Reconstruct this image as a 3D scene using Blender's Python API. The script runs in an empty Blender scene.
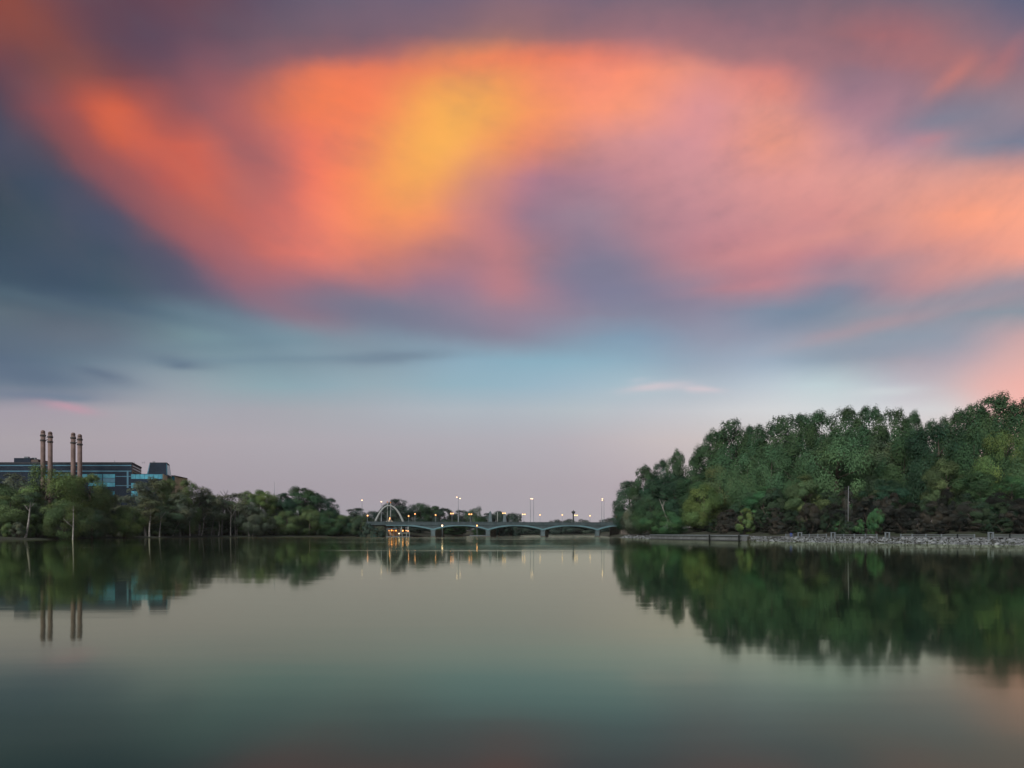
import bpy, math, random
import numpy as np
R = math.radians
S = bpy.context.scene
COL = S.collection

# ------------------------------------------------------------------ camera
F = 682.667; CX = 512.0; HY = 533.0; CH = 1.6          # focal length and horizon in pixels, eye height
cd = bpy.data.cameras.new('camera'); cam = bpy.data.objects.new('camera', cd); COL.objects.link(cam)
cd.lens = 24.0; cd.sensor_width = 36.0; cd.shift_y = (HY-384)/1024.0
cd.clip_start = 0.1; cd.clip_end = 30000
cam.location = (0, 0, CH); cam.rotation_euler = (R(90), 0, 0)
S.camera = cam

def lin(c):
    c = c/255.0
    return c/12.92 if c <= 0.04045 else ((c+0.055)/1.055)**2.4
def L3(t, k=1.0): return (lin(t[0])*k, lin(t[1])*k, lin(t[2])*k, 1.0)

# ------------------------------------------------------------------ sky
SUN_EL, SUN_AZ = 38.0, 215.0          # afterglow behind the camera (azimuth clockwise from +Y)
W = bpy.data.worlds.new('World'); S.world = W; W.use_nodes = True
nt = W.node_tree
for n in list(nt.nodes): nt.nodes.remove(n)
def N(t, **k):
    n = nt.nodes.new(t)
    for a, v in k.items(): setattr(n, a, v)
    return n
def put(sock, v):
    if isinstance(v, bpy.types.NodeSocket): nt.links.new(v, sock)
    else: sock.default_value = v
def M(op, a, b=None, c=None, clamp=False):
    n = N('ShaderNodeMath', operation=op); n.use_clamp = clamp
    put(n.inputs[0], a)
    if b is not None: put(n.inputs[1], b)
    if c is not None: put(n.inputs[2], c)
    return n.outputs[0]
def MIX(f, a, b, mode='MIX'):
    n = N('ShaderNodeMix', data_type='RGBA', blend_type=mode)
    put(n.inputs[0], f); put(n.inputs[6], a); put(n.inputs[7], b)
    return n.outputs[2]
def COMB(x, y, z=0.0):
    n = N('ShaderNodeCombineXYZ'); put(n.inputs[0], x); put(n.inputs[1], y); put(n.inputs[2], z); return n.outputs[0]
def NOISE(vec, scale, detail=3.0, rough=0.55):
    n = N('ShaderNodeTexNoise'); put(n.inputs['Vector'], vec); n.inputs['Scale'].default_value = scale
    n.inputs['Detail'].default_value = detail; n.inputs['Roughness'].default_value = rough
    return n
def SS(v, a, b):
    n = N('ShaderNodeMapRange', interpolation_type='SMOOTHSTEP'); put(n.inputs[0], v)
    n.inputs[1].default_value = a; n.inputs[2].default_value = b; return n.outputs[0]

tc = N('ShaderNodeTexCoord')
sep = N('ShaderNodeSeparateXYZ'); nt.links.new(tc.outputs['Generated'], sep.inputs[0])
dx, dy, dz = sep.outputs
az = M('ARCTAN2', dx, dy)
azc = M('MINIMUM', M('MAXIMUM', az, -0.95), 0.95)
hyp = M('MAXIMUM', M('SQRT', M('ADD', M('MULTIPLY', dx, dx), M('MULTIPLY', dy, dy))), 0.001)
tel = M('DIVIDE', dz, hyp)
u0 = M('TANGENT', azc)
v0 = M('MINIMUM', M('MAXIMUM', M('DIVIDE', tel, M('COSINE', azc)), 0.0), 4.0)
# cloud coordinates: 1 unit = 100 px of sky, stirred by noise so that cloud edges are torn
P0 = COMB(M('MULTIPLY', u0, 6.83), M('MULTIPLY', v0, 6.83))
ax_ = M('SUBTRACT', M('MULTIPLY', u0, 6.83), 0.1); ay_ = M('SUBTRACT', 9.0, M('MULTIPLY', v0, 6.83))
ang = M('ARCTAN2', ax_, ay_); rad_ = M('SQRT', M('ADD', M('MULTIPLY', ax_, ax_), M('MULTIPLY', ay_, ay_)))
class wsh: outputs = [COMB(M('MULTIPLY', ang, 5.0), M('MULTIPLY', rad_, 1.15))]
FLOW = COMB(M('MULTIPLY', ang, 4.6), M('MULTIPLY', rad_, 1.5))
FLOW2 = COMB(M('MULTIPLY', ang, 11.0), M('MULTIPLY', rad_, 2.6), 4.0)
n1 = NOISE(wsh.outputs[0], 0.75, 4.0, 0.5)
n2 = NOISE(wsh.outputs[0], 3.2, 4.0, 0.55)
amp = SS(v0, 0.10, 0.34)
def off(n, ch, a):
    s = N('ShaderNodeSeparateColor'); nt.links.new(n.outputs['Color'], s.inputs[0])
    return M('MULTIPLY', M('SUBTRACT', s.outputs[ch], 0.5), a)
sx = M('MULTIPLY', M('ADD', off(n1, 0, 30.0), off(n2, 0, 14.0)), amp)
sy = M('MULTIPLY', M('ADD', off(n1, 1, 18.0), off(n2, 1, 9.0)), amp)
PX = M('ADD', M('MULTIPLY_ADD', u0, 683.0, 512.0), sx)
PY = M('ADD', M('MULTIPLY_ADD', v0, -683.0, 533.0), sy)
SKY = {
0:   [(132,72,66),(110,70,78),(96,68,82),(104,72,84),(97,80,98),(105,92,110),(112,97,115),(110,97,118),(120,100,118),(124,102,120),(125,104,118),(125,103,116),(122,102,116),(127,103,115),(125,103,116),(116,104,120),(96,98,124)],
36:  [(124,72,70),(104,70,78),(93,70,86),(98,74,90),(108,84,98),(118,93,106),(126,96,109),(136,99,110),(158,105,108),(160,110,114),(164,114,120),(160,112,120),(150,110,120),(152,108,115),(166,108,112),(150,110,118),(125,108,125)],
56:  [(110,68,74),(112,74,78),(100,70,84),(108,77,92),(138,90,98),(156,101,104),(172,106,104),(205,118,98),(238,126,94),(236,129,105),(216,129,115),(190,125,122),(185,122,124),(150,112,122),(160,112,118),(162,112,116),(140,110,124)],
72:  [(100,66,76),(128,78,76),(115,72,80),(124,80,90),(158,96,96),(222,118,88),(222,118,90),(228,124,92),(236,132,98),(246,140,114),(247,146,116),(222,142,128),(222,135,125),(155,117,128),(150,115,128),(160,115,118),(145,115,125)],
108: [(85,68,82),(165,82,74),(196,92,72),(152,90,94),(178,100,92),(243,126,84),(240,130,90),(246,164,84),(246,154,95),(249,150,115),(244,152,125),(215,145,145),(222,148,135),(175,128,138),(165,125,138),(140,124,138),(150,130,140)],
144: [(75,75,92),(122,75,78),(196,92,76),(206,100,82),(188,105,98),(238,120,94),(241,140,90),(246,168,86),(240,142,104),(215,140,128),(210,145,145),(212,146,148),(232,152,132),(212,148,145),(180,138,150),(150,135,148),(125,128,148)],
180: [(60,71,84),(78,75,91),(145,82,88),(196,95,82),(190,108,100),(240,118,96),(242,138,92),(240,150,95),(186,125,135),(175,128,142),(195,138,145),(205,145,148),(220,150,145),(220,152,145),(222,155,145),(220,155,142),(236,160,138)],
216: [(59,74,86),(69,79,93),(96,80,98),(170,95,90),(196,105,98),(236,122,105),(243,132,100),(236,138,108),(165,120,135),(152,128,145),(170,130,142),(195,138,145),(205,142,142),(215,145,140),(222,152,138),(248,160,130),(251,165,135)],
252: [(58,74,88),(64,78,94),(74,81,96),(132,90,105),(192,105,100),(226,120,110),(205,120,115),(178,120,127),(178,124,130),(140,122,142),(150,125,142),(180,128,138),(195,130,135),(185,132,140),(205,142,138),(225,150,135),(241,160,138)],
288: [(68,87,101),(63,81,100),(76,94,108),(105,100,122),(150,102,120),(140,108,128),(150,116,134),(148,120,140),(170,124,136),(138,125,148),(130,125,148),(160,130,145),(175,130,142),(128,132,152),(172,138,148),(187,145,148),(160,145,155)],
312: [(88,105,118),(85,100,116),(92,110,125),(105,130,145),(115,122,145),(120,118,140),(112,122,145),(138,125,146),(155,128,145),(140,130,152),(130,133,156),(140,136,158),(125,138,160),(128,140,158),(152,145,158),(140,148,162),(140,150,162)],
336: [(88,104,120),(98,110,125),(102,120,135),(115,145,155),(118,152,168),(118,150,168),(120,147,166),(126,140,160),(135,145,165),(128,158,180),(125,153,178),(142,148,170),(148,155,175),(150,150,165),(140,152,168),(156,154,168),(205,162,162)],
360: [(86,105,128),(100,122,140),(120,140,155),(125,150,162),(122,152,166),(128,156,170),(130,158,174),(135,168,188),(132,172,192),(135,175,195),(140,172,192),(148,165,185),(155,175,195),(150,165,180),(166,160,172),(172,162,174),(222,170,164)],
385: [(112,127,144),(125,140,155),(140,152,165),(145,160,170),(138,165,175),(140,168,180),(145,170,182),(142,175,190),(145,178,195),(155,182,198),(165,188,200),(170,185,198),(185,198,208),(188,205,210),(186,185,195),(198,180,184),(240,175,165)],
410: [(158,150,160),(160,152,162),(162,158,165),(160,160,168),(160,160,168),(162,165,172),(165,170,178),(168,176,184),(170,178,186),(176,184,190),(185,188,194),(195,196,200),(205,206,208),(205,208,210),(206,205,208),(212,203,202),(240,182,174)],
440: [(163,154,160),(164,155,161),(166,156,163),(167,158,165),(167,160,167),(168,162,169),(169,164,171),(170,166,173),(172,168,175),(178,171,177),(190,180,182),(198,187,186),(202,194,192),(204,198,196),(206,196,194),(215,190,185),(225,185,178)],
485: [(150,143,152),(153,145,154),(156,147,155),(158,149,157),(159,150,158),(160,151,159),(162,152,160),(163,154,161),(165,156,163),(168,158,165),(175,162,168),(180,168,170),(184,173,173),(186,176,176),(188,176,175),(192,174,172),(196,172,170)],
533: [(146,141,151),(148,143,152),(150,144,153),(151,145,154),(152,146,155),(154,148,157),(155,150,158),(156,151,159),(158,152,160),(161,154,161),(165,156,162),(168,158,163),(170,160,164),(172,162,165),(174,163,166),(176,163,166),(178,163,166)],
}
fx = M('DIVIDE', PX, 1024.0, clamp=True)
col = None; prev = None
for yk in sorted(SKY):
    rp = N('ShaderNodeValToRGB'); cr = rp.color_ramp; cr.interpolation = 'CARDINAL'
    row = SKY[yk]
    if 312 <= yk <= 385: row = [tuple(c+(sum(q)/3-c)*.14+1 for c in q) for q in row]
    if yk > 385: row = [tuple(c+4 for c in q) for q in row]
    cr.elements[0].position = 0.0; cr.elements[0].color = L3(row[0])
    cr.elements[1].position = 1.0; cr.elements[1].color = L3(row[16])
    for i in range(1, 16):
        e = cr.elements.new(i/16.0); e.color = L3(row[i])
    nt.links.new(fx, rp.inputs[0])
    if col is None: col = rp.outputs[0]
    else:
        t = N('ShaderNodeMapRange'); put(t.inputs[0], PY); t.inputs[1].default_value = prev; t.inputs[2].default_value = yk
        col = MIX(t.outputs[0], col, rp.outputs[0])
    prev = yk
# single cloud strokes: centre, radii (px), tilt in degrees, colour, opacity
STROKES = [
 (70,190,120,24,40,(64,76,96),.55),(165,268,90,15,36,(82,86,108),.5),(105,158,84,14,42,(138,80,84),.62),(170,222,70,12,40,(150,86,90),.45),(192,178,46,8,42,(212,106,84),.45),(168,112,24,26,0,(140,82,84),.4),(205,232,80,18,40,(180,100,94),.5),
 (275,286,70,16,30,(160,104,116),.45),(255,326,90,10,10,(112,144,158),.5),(400,318,120,10,9,(116,116,138),.5),
 (118,122,26,17,50,(222,104,66),.6),(150,150,50,9,42,(204,98,80),.4),(30,20,70,22,35,(148,76,60),.5),
 (425,158,100,56,-42,(244,142,92),.35),(440,138,76,40,-47,(247,179,86),.80),(335,170,50,60,10,(243,128,98),.25),(262,160,44,20,58,(170,102,103),.5),(505,58,70,9,-6,(238,126,94),.5),(300,52,80,15,-7,(118,92,104),.65),(745,52,80,15,8,(146,112,120),.55),(880,60,70,10,4,(168,110,114),.35),(236,132,58,17,62,(160,92,96),.5),(480,22,150,18,0,(116,100,116),.5),(318,98,50,24,-5,(247,128,80),.35),(520,130,70,20,-45,(240,140,100),.25),
 (480,200,36,30,-50,(170,122,134),.5),(952,78,26,8,-46,(216,130,116),.45),(960,105,40,13,-12,(126,122,138),.5),
 (950,120,50,12,-5,(130,128,146),.45),(590,270,52,16,-4,(122,122,144),.6),(660,295,60,16,8,(126,128,152),.45),
 (792,314,44,14,-12,(118,136,158),.6),(770,284,60,5,-6,(205,132,136),.4),(905,318,80,6,-14,(206,150,148),.45),(980,296,50,6,-16,(150,148,160),.4),(860,352,60,7,-4,(132,148,166),.4),(940,120,30,6,-10,(122,128,146),.5),(985,150,34,7,-6,(118,128,148),.45),(1005,60,26,8,-50,(196,118,116),.4),(780,88,14,10,0,(232,140,120),.4),(930,140,18,5,-8,(196,130,134),.4),(545,208,26,18,-50,(150,122,138),.4),(880,345,80,14,-6,(140,152,168),.45),(960,300,90,12,-14,(138,148,162),.45),
 (860,272,90,10,-12,(160,138,150),.4),(1005,392,50,22,14,(246,178,164),.35),(350,305,70,16,12,(112,118,140),.5),
 (60,268,120,24,10,(62,79,98),.5),(498,272,20,36,-14,(206,130,130),.35),(520,322,60,14,4,(140,124,146),.5),(700,245,60,14,10,(192,132,140),.3),
 (60,345,110,12,4,(92,108,126),.5),(40,300,80,7,14,(84,104,118),.6),(20,276,90,9,12,(60,78,96),.5),(120,306,60,6,12,(72,92,112),.5),(40,378,60,12,4,(84,102,126),.65),(100,374,26,5,14,(88,104,126),.6),
 (176,361,26,4.5,6,(100,118,136),.75),(185,366,14,3,2,(96,114,134),.7),(390,357,48,5.5,-3,(112,128,146),.7),(290,359,90,3.5,-1,(112,136,152),.5),
 (40,396,50,4.5,2,(104,120,142),.7),(68,407,22,3.5,10,(190,150,164),.8),(70,398,22,3,2,(116,130,148),.6),
 (655,387,26,3.4,-6,(208,196,202),.8),(700,389,15,3,4,(212,198,204),.8),(640,380,10,2,-8,(190,195,205),.4),(890,391,30,4,-4,(214,222,222),.4),
 (215,345,70,5,-3,(108,132,146),.4),(770,245,70,9,-14,(206,142,140),.35),(850,230,60,7,-16,(226,152,138),.4)]
nw = NOISE(P0, 2.6, 4.0, 0.6)
wobx = M('MULTIPLY', M('SUBTRACT', nw.outputs['Fac'], 0.5), 26.0)
RX = M('ADD', M('MULTIPLY_ADD', u0, 683.0, 512.0), wobx)
ns = NOISE(COMB(M('MULTIPLY', u0, 7.0), M('MULTIPLY', v0, 34.0)), 1.6, 5.0, 0.6)
woby = M('MULTIPLY', M('SUBTRACT', ns.outputs['Fac'], 0.5), 7.0)
RY = M('ADD', M('MULTIPLY_ADD', v0, -683.0, 533.0), woby)
for (cx, cy, rx, ry, an, c, al) in STROKES:
    big = ry > 9
    X = M('SUBTRACT', PX if big else RX, float(cx)); Y = M('SUBTRACT', PY if big else RY, float(cy))
    ca, sa = math.cos(R(an)), math.sin(R(an))
    a = M('ADD', M('MULTIPLY', X, ca/(rx*1.25)), M('MULTIPLY', Y, sa/(rx*1.25)))
    b = M('ADD', M('MULTIPLY', X, -sa/(ry*1.25)), M('MULTIPLY', Y, ca/(ry*1.25)))
    d2 = M('ADD', M('MULTIPLY', a, a), M('MULTIPLY', b, b))
    g = M('MULTIPLY', M('EXPONENT', M('MULTIPLY', d2, -1.0)), al)
    col = MIX(g, col, L3(c))
# fine streaky texture of the cloud sheet
cl = SS(v0, 0.20, 0.42)
n3 = NOISE(FLOW, 1.0, 7.0, 0.58); n3.inputs['Distortion'].default_value = 0.15
n4 = NOISE(FLOW2, 1.0, 6.0, 0.60); n4.inputs['Distortion'].default_value = 0.1
grey = MIX(0.45, MIX(1.0, col, (0.70, 0.74, 0.90, 1), 'MULTIPLY'), (0.150, 0.145, 0.170, 1))                       # mauve-grey folds that take no light
glow = MIX(1.0, col, (1.13, 1.10, 1.07, 1), 'MULTIPLY')
col = MIX(M('MULTIPLY', cl, M('MULTIPLY', SS(n3.outputs['Fac'], 0.44, 0.86), 0.48)), col, grey)
col = MIX(M('MULTIPLY', cl, M('MULTIPLY', SS(n3.outputs['Fac'], 0.52, 0.20), 0.60)), col, glow)
col = MIX(M('MULTIPLY', cl, M('MULTIPLY', SS(n4.outputs['Fac'], 0.46, 0.86), M('MULTIPLY_ADD', SS(PX, 500.0, 760.0), 0.24, 0.10))), col, grey)
col = MIX(M('MULTIPLY', cl, M('MULTIPLY', SS(n4.outputs['Fac'], 0.52, 0.20), M('MULTIPLY_ADD', SS(PX, 500.0, 760.0), 0.30, 0.14))), col, glow)
# above the cloud sheet: dusky zenith; behind: the bright western afterglow that lights the banks
col = MIX(SS(v0, 0.80, 1.6), col, L3((98, 92, 112)))
rb = N('ShaderNodeValToRGB'); cr = rb.color_ramp
cr.elements[0].position = 0.0; cr.elements[0].color = (1.05, 0.80, 0.62, 1)
cr.elements[1].position = 1.0; cr.elements[1].color = (0.16, 0.20, 0.27, 1)
e = cr.elements.new(0.14); e.color = (1.0, 0.98, 0.95, 1)
e = cr.elements.new(0.40); e.color = (0.55, 0.68, 0.82, 1)
nt.links.new(M('MULTIPLY', M('ARCTANGENT', tel), 0.6366, clamp=True), rb.inputs[0])
back = MIX(1.0, rb.outputs[0], (0.62, 0.62, 0.62, 1), 'MULTIPLY')
back.node.clamp_result = False
bmask = M('MULTIPLY', SS(M('ABSOLUTE', az), 1.0, 2.0), SS(v0, 6.0, 1.5))
col = MIX(SS(M('ABSOLUTE', az), 1.0, 2.0), col, back)
ni = N('ShaderNodeTexSky', sky_type='NISHITA'); ni.sun_disc = False
ni.sun_elevation = R(SUN_EL); ni.sun_rotation = R(SUN_AZ)
bg = N('ShaderNodeBackground'); nt.links.new(col, bg.inputs[0]); bg.inputs[1].default_value = 1.0
bg2 = N('ShaderNodeBackground'); nt.links.new(ni.outputs[0], bg2.inputs[0]); bg2.inputs[1].default_value = 0.002
ad = N('ShaderNodeAddShader'); nt.links.new(bg.outputs[0], ad.inputs[0]); nt.links.new(bg2.outputs[0], ad.inputs[1])
wo = N('ShaderNodeOutputWorld'); nt.links.new(ad.outputs[0], wo.inputs[0])
W.cycles.sampling_method = 'MANUAL'; W.cycles.sample_map_resolution = 1024

# ------------------------------------------------------------------ sun and exposure
sl = bpy.data.lights.new('sun', 'SUN'); so = bpy.data.objects.new('sun', sl); COL.objects.link(so)
sl.energy = 4.3; sl.angle = R(22); sl.color = (1.0, 0.96, 0.88)
so.rotation_euler = (R(90-SUN_EL), 0, R(180-SUN_AZ)); so.location = (0, -50, 60)
vs = S.view_settings; S.display_settings.display_device = 'sRGB'
vs.view_transform = 'Standard'; vs.look = 'None'; vs.exposure = 0.0; vs.gamma = 1.0; vs.use_curve_mapping = False

# ------------------------------------------------------------------ helpers
def wx(px, D): return (px-CX)/F*D
def wz(py, D): return CH + (HY-py)/F*D

def mat(name, color, rough=0.8, metal=0.0, noise=0.0, nscale=1.0, emit=None, estr=0.0, objcolor=False, col2=None, bump=0.0):
    m = bpy.data.materials.new(name); m.use_nodes = True
    t = m.node_tree; b = t.nodes['Principled BSDF']
    b.inputs['Base Color'].default_value = (*color, 1); b.inputs['Roughness'].default_value = rough; b.inputs['Metallic'].default_value = metal
    b.inputs['Specular IOR Level'].default_value = 0.5 if rough < .4 else 0.2
    if noise or col2:
        g = t.nodes.new('ShaderNodeNewGeometry')
        n = t.nodes.new('ShaderNodeTexNoise'); n.inputs['Scale'].default_value = nscale; n.inputs['Detail'].default_value = 6; n.inputs['Roughness'].default_value = 0.65
        t.links.new(g.outputs['Position'], n.inputs['Vector'])
        r = t.nodes.new('ShaderNodeValToRGB')
        c2 = col2 if col2 else tuple(c*(1+noise) for c in color)
        c1 = color if col2 else tuple(c*(1-noise) for c in color)
        r.color_ramp.elements[0].position = 0.35; r.color_ramp.elements[0].color = (*c1, 1)
        r.color_ramp.elements[1].position = 0.65; r.color_ramp.elements[1].color = (*c2, 1)
        t.links.new(n.outputs['Fac'], r.inputs[0]); t.links.new(r.outputs[0], b.inputs['Base Color'])
        if bump:
            bp = t.nodes.new('ShaderNodeBump'); bp.inputs['Strength'].default_value = bump; bp.inputs['Distance'].default_value = 0.2
            t.links.new(n.outputs['Fac'], bp.inputs['Height']); t.links.new(bp.outputs[0], b.inputs['Normal'])
    if emit:
        b.inputs['Emission Color'].default_value = (*emit, 1); b.inputs['Emission Strength'].default_value = estr
    return m

class MB:
    def __init__(s): s.v = []; s.f = []
    def add(s, vs, fs):
        o = len(s.v); s.v += [tuple(p) for p in vs]; s.f += [tuple(o+i for i in q) for q in fs]
    def box(s, x0, x1, y0, y1, z0, z1):
        s.prism([(x0, y0), (x1, y0), (x1, y1), (x0, y1)], z0, z1)
    def prism(s, poly, z0, z1, top=None):
        n = len(poly); top = top or poly
        vs = [(x, y, z0) for x, y in poly] + [(x, y, z1) for x, y in top]
        fs = [tuple(range(n-1, -1, -1)), tuple(range(n, 2*n))] + [(i, (i+1) % n, n+(i+1) % n, n+i) for i in range(n)]
        s.add(vs, fs)
    def tube(s, pts, rad, k=7, cap=True):
        pts = [np.array(p, float) for p in pts]; n = len(pts)
        if not hasattr(rad, '__len__'): rad = [rad]*n
        vs = []; fs = []; ref = None
        for i, p in enumerate(pts):
            d = pts[min(i+1, n-1)]-pts[max(i-1, 0)]; d = d/(np.linalg.norm(d)+1e-9)
            if ref is None: ref = np.array((1., 0, 0)) if abs(d[0]) < .9 else np.array((0, 1., 0))
            a = ref-d*np.dot(ref, d); a /= np.linalg.norm(a)+1e-9; b = np.cross(d, a); ref = a
            for j in range(k):
                t = 2*math.pi*j/k; vs.append(p+rad[i]*(math.cos(t)*a+math.sin(t)*b))
        for i in range(n-1):
            for j in range(k):
                fs.append((i*k+j, i*k+(j+1) % k, (i+1)*k+(j+1) % k, (i+1)*k+j))
        if cap: fs += [tuple(range(k-1, -1, -1)), tuple((n-1)*k+j for j in range(k))]
        s.add(vs, fs)
    def lathe(s, c, prof, k=12):     # prof: (radius, z)
        s.tube([(c[0], c[1], c[2]+z) for r, z in prof], [max(r, 1e-3) for r, z in prof], k)
    def ball(s, c, r, k=10, m=6, sz=1.0):
        pr = [(r*math.sin(math.pi*i/m), -r*sz*math.cos(math.pi*i/m)) for i in range(m+1)]
        s.lathe(c, pr, k)
    def build(s, name, m, parent=None, smooth=False, loc=None):
        me = bpy.data.meshes.new(name); me.from_pydata(s.v, [], s.f); me.update()
        if smooth: me.polygons.foreach_set('use_smooth', [True]*len(me.polygons))
        me.materials.append(m)
        o = bpy.data.objects.new(name, me); COL.objects.link(o)
        if parent is not None: o.parent = parent
        if loc is not None: o.location = loc
        return o
def tag(o, label=None, cat=None, group=None, kind=None):
    if label: o['label'] = label
    if cat: o['category'] = cat
    if group: o['group'] = group
    if kind: o['kind'] = kind
    return o
def empty(name, loc, label=None, cat=None, group=None, rz=0.0):
    o = bpy.data.objects.new(name, None); COL.objects.link(o); o.location = loc; o.rotation_euler.z = rz
    o.empty_display_size = 0.5
    return tag(o, label, cat, group)

# ------------------------------------------------------------------ ground and river
RIGHT = [(150,-1500),(110,-500),(95,-150),(84,0),(76,55),(70.6,82),(65,91),(58,102),(52,115),(46,135),(39.3,160),(36.4,180),(35,222),(42,300),(54,420),(60,500)]
LEFT  = [(46,545),(10,545),(-14,520),(-17,470),(-16,400),(-21,340),(-36,303),(-51,285),(-61,283),(-70,281),(-86,272),(-102,262),(-113,246),(-117,206),(-111,156),(-112,110),(-110,40),(-115,-100),(-130,-500),(-160,-1500)]
POLY = np.array(RIGHT+LEFT, float)
def sdist(x, y):
    x = np.asarray(x, float); y = np.asarray(y, float)
    best = np.full(x.shape, 1e9); ins = np.zeros(x.shape, bool)
    n = len(POLY)
    for i in range(n):
        a = POLY[i]; b = POLY[(i+1) % n]; e = b-a
        t = np.clip(((x-a[0])*e[0]+(y-a[1])*e[1])/(e@e), 0, 1)
        best = np.minimum(best, np.hypot(x-a[0]-t*e[0], y-a[1]-t*e[1]))
        c = (a[1] > y) != (b[1] > y)
        xi = a[0]+(y-a[1])*e[0]/(e[1] if e[1] else 1e-9)
        ins ^= c & (x < xi)
    return np.where(ins, -best, best)
def hgt(x, y):
    x = np.asarray(x, float); y = np.asarray(y, float)
    d = sdist(x, y)
    right = np.interp(d, [-20, 0, 3, 8, 20, 60], [-6, -0.05, 0.85, 0.95, 2.6, 3.6])
    left = np.interp(d, [-20, 0, 2, 12, 40, 90], [-5, -0.05, 0.35, 0.9, 2.4, 3.2])
    w = np.clip((x+10)/20, 0, 1)*np.clip((330-y)/30, 0, 1)
    z = left*(1-w)+right*w
    z = z+np.where(d > 9, np.minimum((d-9)*.03, .5)*(np.sin(x*.19+y*.07)+np.sin(y*.23-x*.05)), 0)
    return z
def gz(x, y): return float(hgt(np.array([x]), np.array([y]))[0])
def axis(lo, hi, st, far):
    a = list(np.arange(lo, hi+.1, st)); s = st
    while a[-1] < far: s *= 1.35; a.append(a[-1]+s)
    s = st
    while a[0] > -far: s *= 1.35; a.insert(0, a[0]-s)
    return np.array(a)
gx = axis(-200, 160, 2.0, 1700); gy = axis(40, 560, 2.5, 1700)
XX, YY = np.meshgrid(gx, gy); ZZ = hgt(XX, YY)
nx, ny = len(gx), len(gy)
gm = MB(); gm.v = list(zip(XX.ravel().tolist(), YY.ravel().tolist(), ZZ.ravel().tolist()))
gm.f = [(j*nx+i, j*nx+i+1, (j+1)*nx+i+1, (j+1)*nx+i) for j in range(ny-1) for i in range(nx-1)]
m_ground = mat('ground', (0.020, 0.018, 0.016), 0.95, col2=(0.024, 0.034, 0.018), nscale=0.35, bump=0.3)
g = gm.build('ground', m_ground, smooth=True); tag(g, kind='structure')

def water_material():
    m = bpy.data.materials.new('water'); m.use_nodes = True; t = m.node_tree; t.nodes.remove(t.nodes['Principled BSDF'])
    out = t.nodes['Material Output']; g = t.nodes.new('ShaderNodeNewGeometry')
    def nz(scale, rot, det, sc=1.0):
        mp = t.nodes.new('ShaderNodeMapping'); mp.inputs['Scale'].default_value = scale; mp.inputs['Rotation'].default_value = (0, 0, R(rot))
        t.links.new(g.outputs['Position'], mp.inputs[0])
        n = t.nodes.new('ShaderNodeTexNoise'); n.inputs['Scale'].default_value = sc; n.inputs['Detail'].default_value = det
        t.links.new(mp.outputs[0], n.inputs['Vector']); return n.outputs['Fac']
    def mr(src, a, b, c, d):
        r = t.nodes.new('ShaderNodeMapRange'); r.interpolation_type = 'SMOOTHSTEP'; t.links.new(src, r.inputs[0])
        for i, v in enumerate((a, b, c, d)): r.inputs[i+1].default_value = v
        return r.outputs[0]
    sp = t.nodes.new('ShaderNodeSeparateXYZ'); t.links.new(g.outputs['Position'], sp.inputs[0])
    ad_ = t.nodes.new('ShaderNodeMath')
    t.links.new(mr(nz((0.017, 0.11, 1), 4, 4), .56, .72, .050, .13), ad_.inputs[0])      # wind-ruffled streaks
    a2_ = t.nodes.new('ShaderNodeMath'); t.links.new(mr(sp.outputs[1], 4.5, 11, .065, 0), a2_.inputs[0]); t.links.new(a2_.outputs[0], ad_.inputs[1])   # slow swell nearest the camera
    t.links.new(mr(sp.outputs[1], 110, 260, 0, .055), a2_.inputs[1])                      # ruffled reach below the bridge
    bp = t.nodes.new('ShaderNodeBump'); bp.inputs['Strength'].default_value = 0.012; bp.inputs['Distance'].default_value = 0.25
    t.links.new(nz((0.25, 1.0, 1), 0, 2, .8), bp.inputs['Height'])
    gl = t.nodes.new('ShaderNodeBsdfAnisotropic'); gl.inputs['Color'].default_value = (0.93, 1.0, 0.76, 1)
    t.links.new(ad_.outputs[0], gl.inputs['Roughness']); t.links.new(bp.outputs[0], gl.inputs['Normal'])
    df = t.nodes.new('ShaderNodeBsdfDiffuse'); df.inputs['Color'].default_value = (0.005, 0.012, 0.011, 1)
    fr = t.nodes.new('ShaderNodeFresnel'); fr.inputs['IOR'].default_value = 1.66; t.links.new(bp.outputs[0], fr.inputs['Normal'])
    mx = t.nodes.new('ShaderNodeMixShader'); t.links.new(fr.outputs[0], mx.inputs[0]); t.links.new(df.outputs[0], mx.inputs[1]); t.links.new(gl.outputs[0], mx.inputs[2])
    t.links.new(mx.outputs[0], out.inputs['Surface'])
    return m
wm = MB(); wm.add([(-260, -1600, 0), (260, -1600, 0), (260, 600, 0), (-260, 600, 0)], [(0, 1, 2, 3)])
tag(wm.build('water', water_material()), kind='structure')

def offset_line(pts, d):
    pts = [np.array(p, float) for p in pts]; out = []
    for i in range(len(pts)):
        e = pts[min(i+1, len(pts)-1)]-pts[max(i-1, 0)]; e /= np.linalg.norm(e)
        out.append(pts[i]+d*np.array((e[1], -e[0])))
    return out
def dense(pts, st=2.0):
    out = []
    for a, b in zip(pts[:-1], pts[1:]):
        a = np.array(a, float); b = np.array(b, float); k = max(1, int(np.linalg.norm(b-a)/st))
        out += [a+(b-a)*i/k for i in range(k)]
    return out+[np.array(pts[-1], float)]
RB = dense([p for p in RIGHT if 0 <= p[1] <= 230], 2.0)      # right waterline, near to far
pa = offset_line(RB, 3.2); pb = offset_line(RB, 6.4)
pm = MB(); vs_ = []
for a, b in zip(pa, pb): vs_ += [(a[0], a[1], gz(*a)+.05), (b[0], b[1], gz(*b)+.05)]
pm.add(vs_, [(2*i, 2*i+1, 2*i+3, 2*i+2) for i in range(len(pa)-1)])
m_path = mat('path', (0.10, 0.105, 0.11), 0.9, noise=0.25, nscale=0.8)
tag(pm.build('path', m_path), kind='structure')
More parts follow.
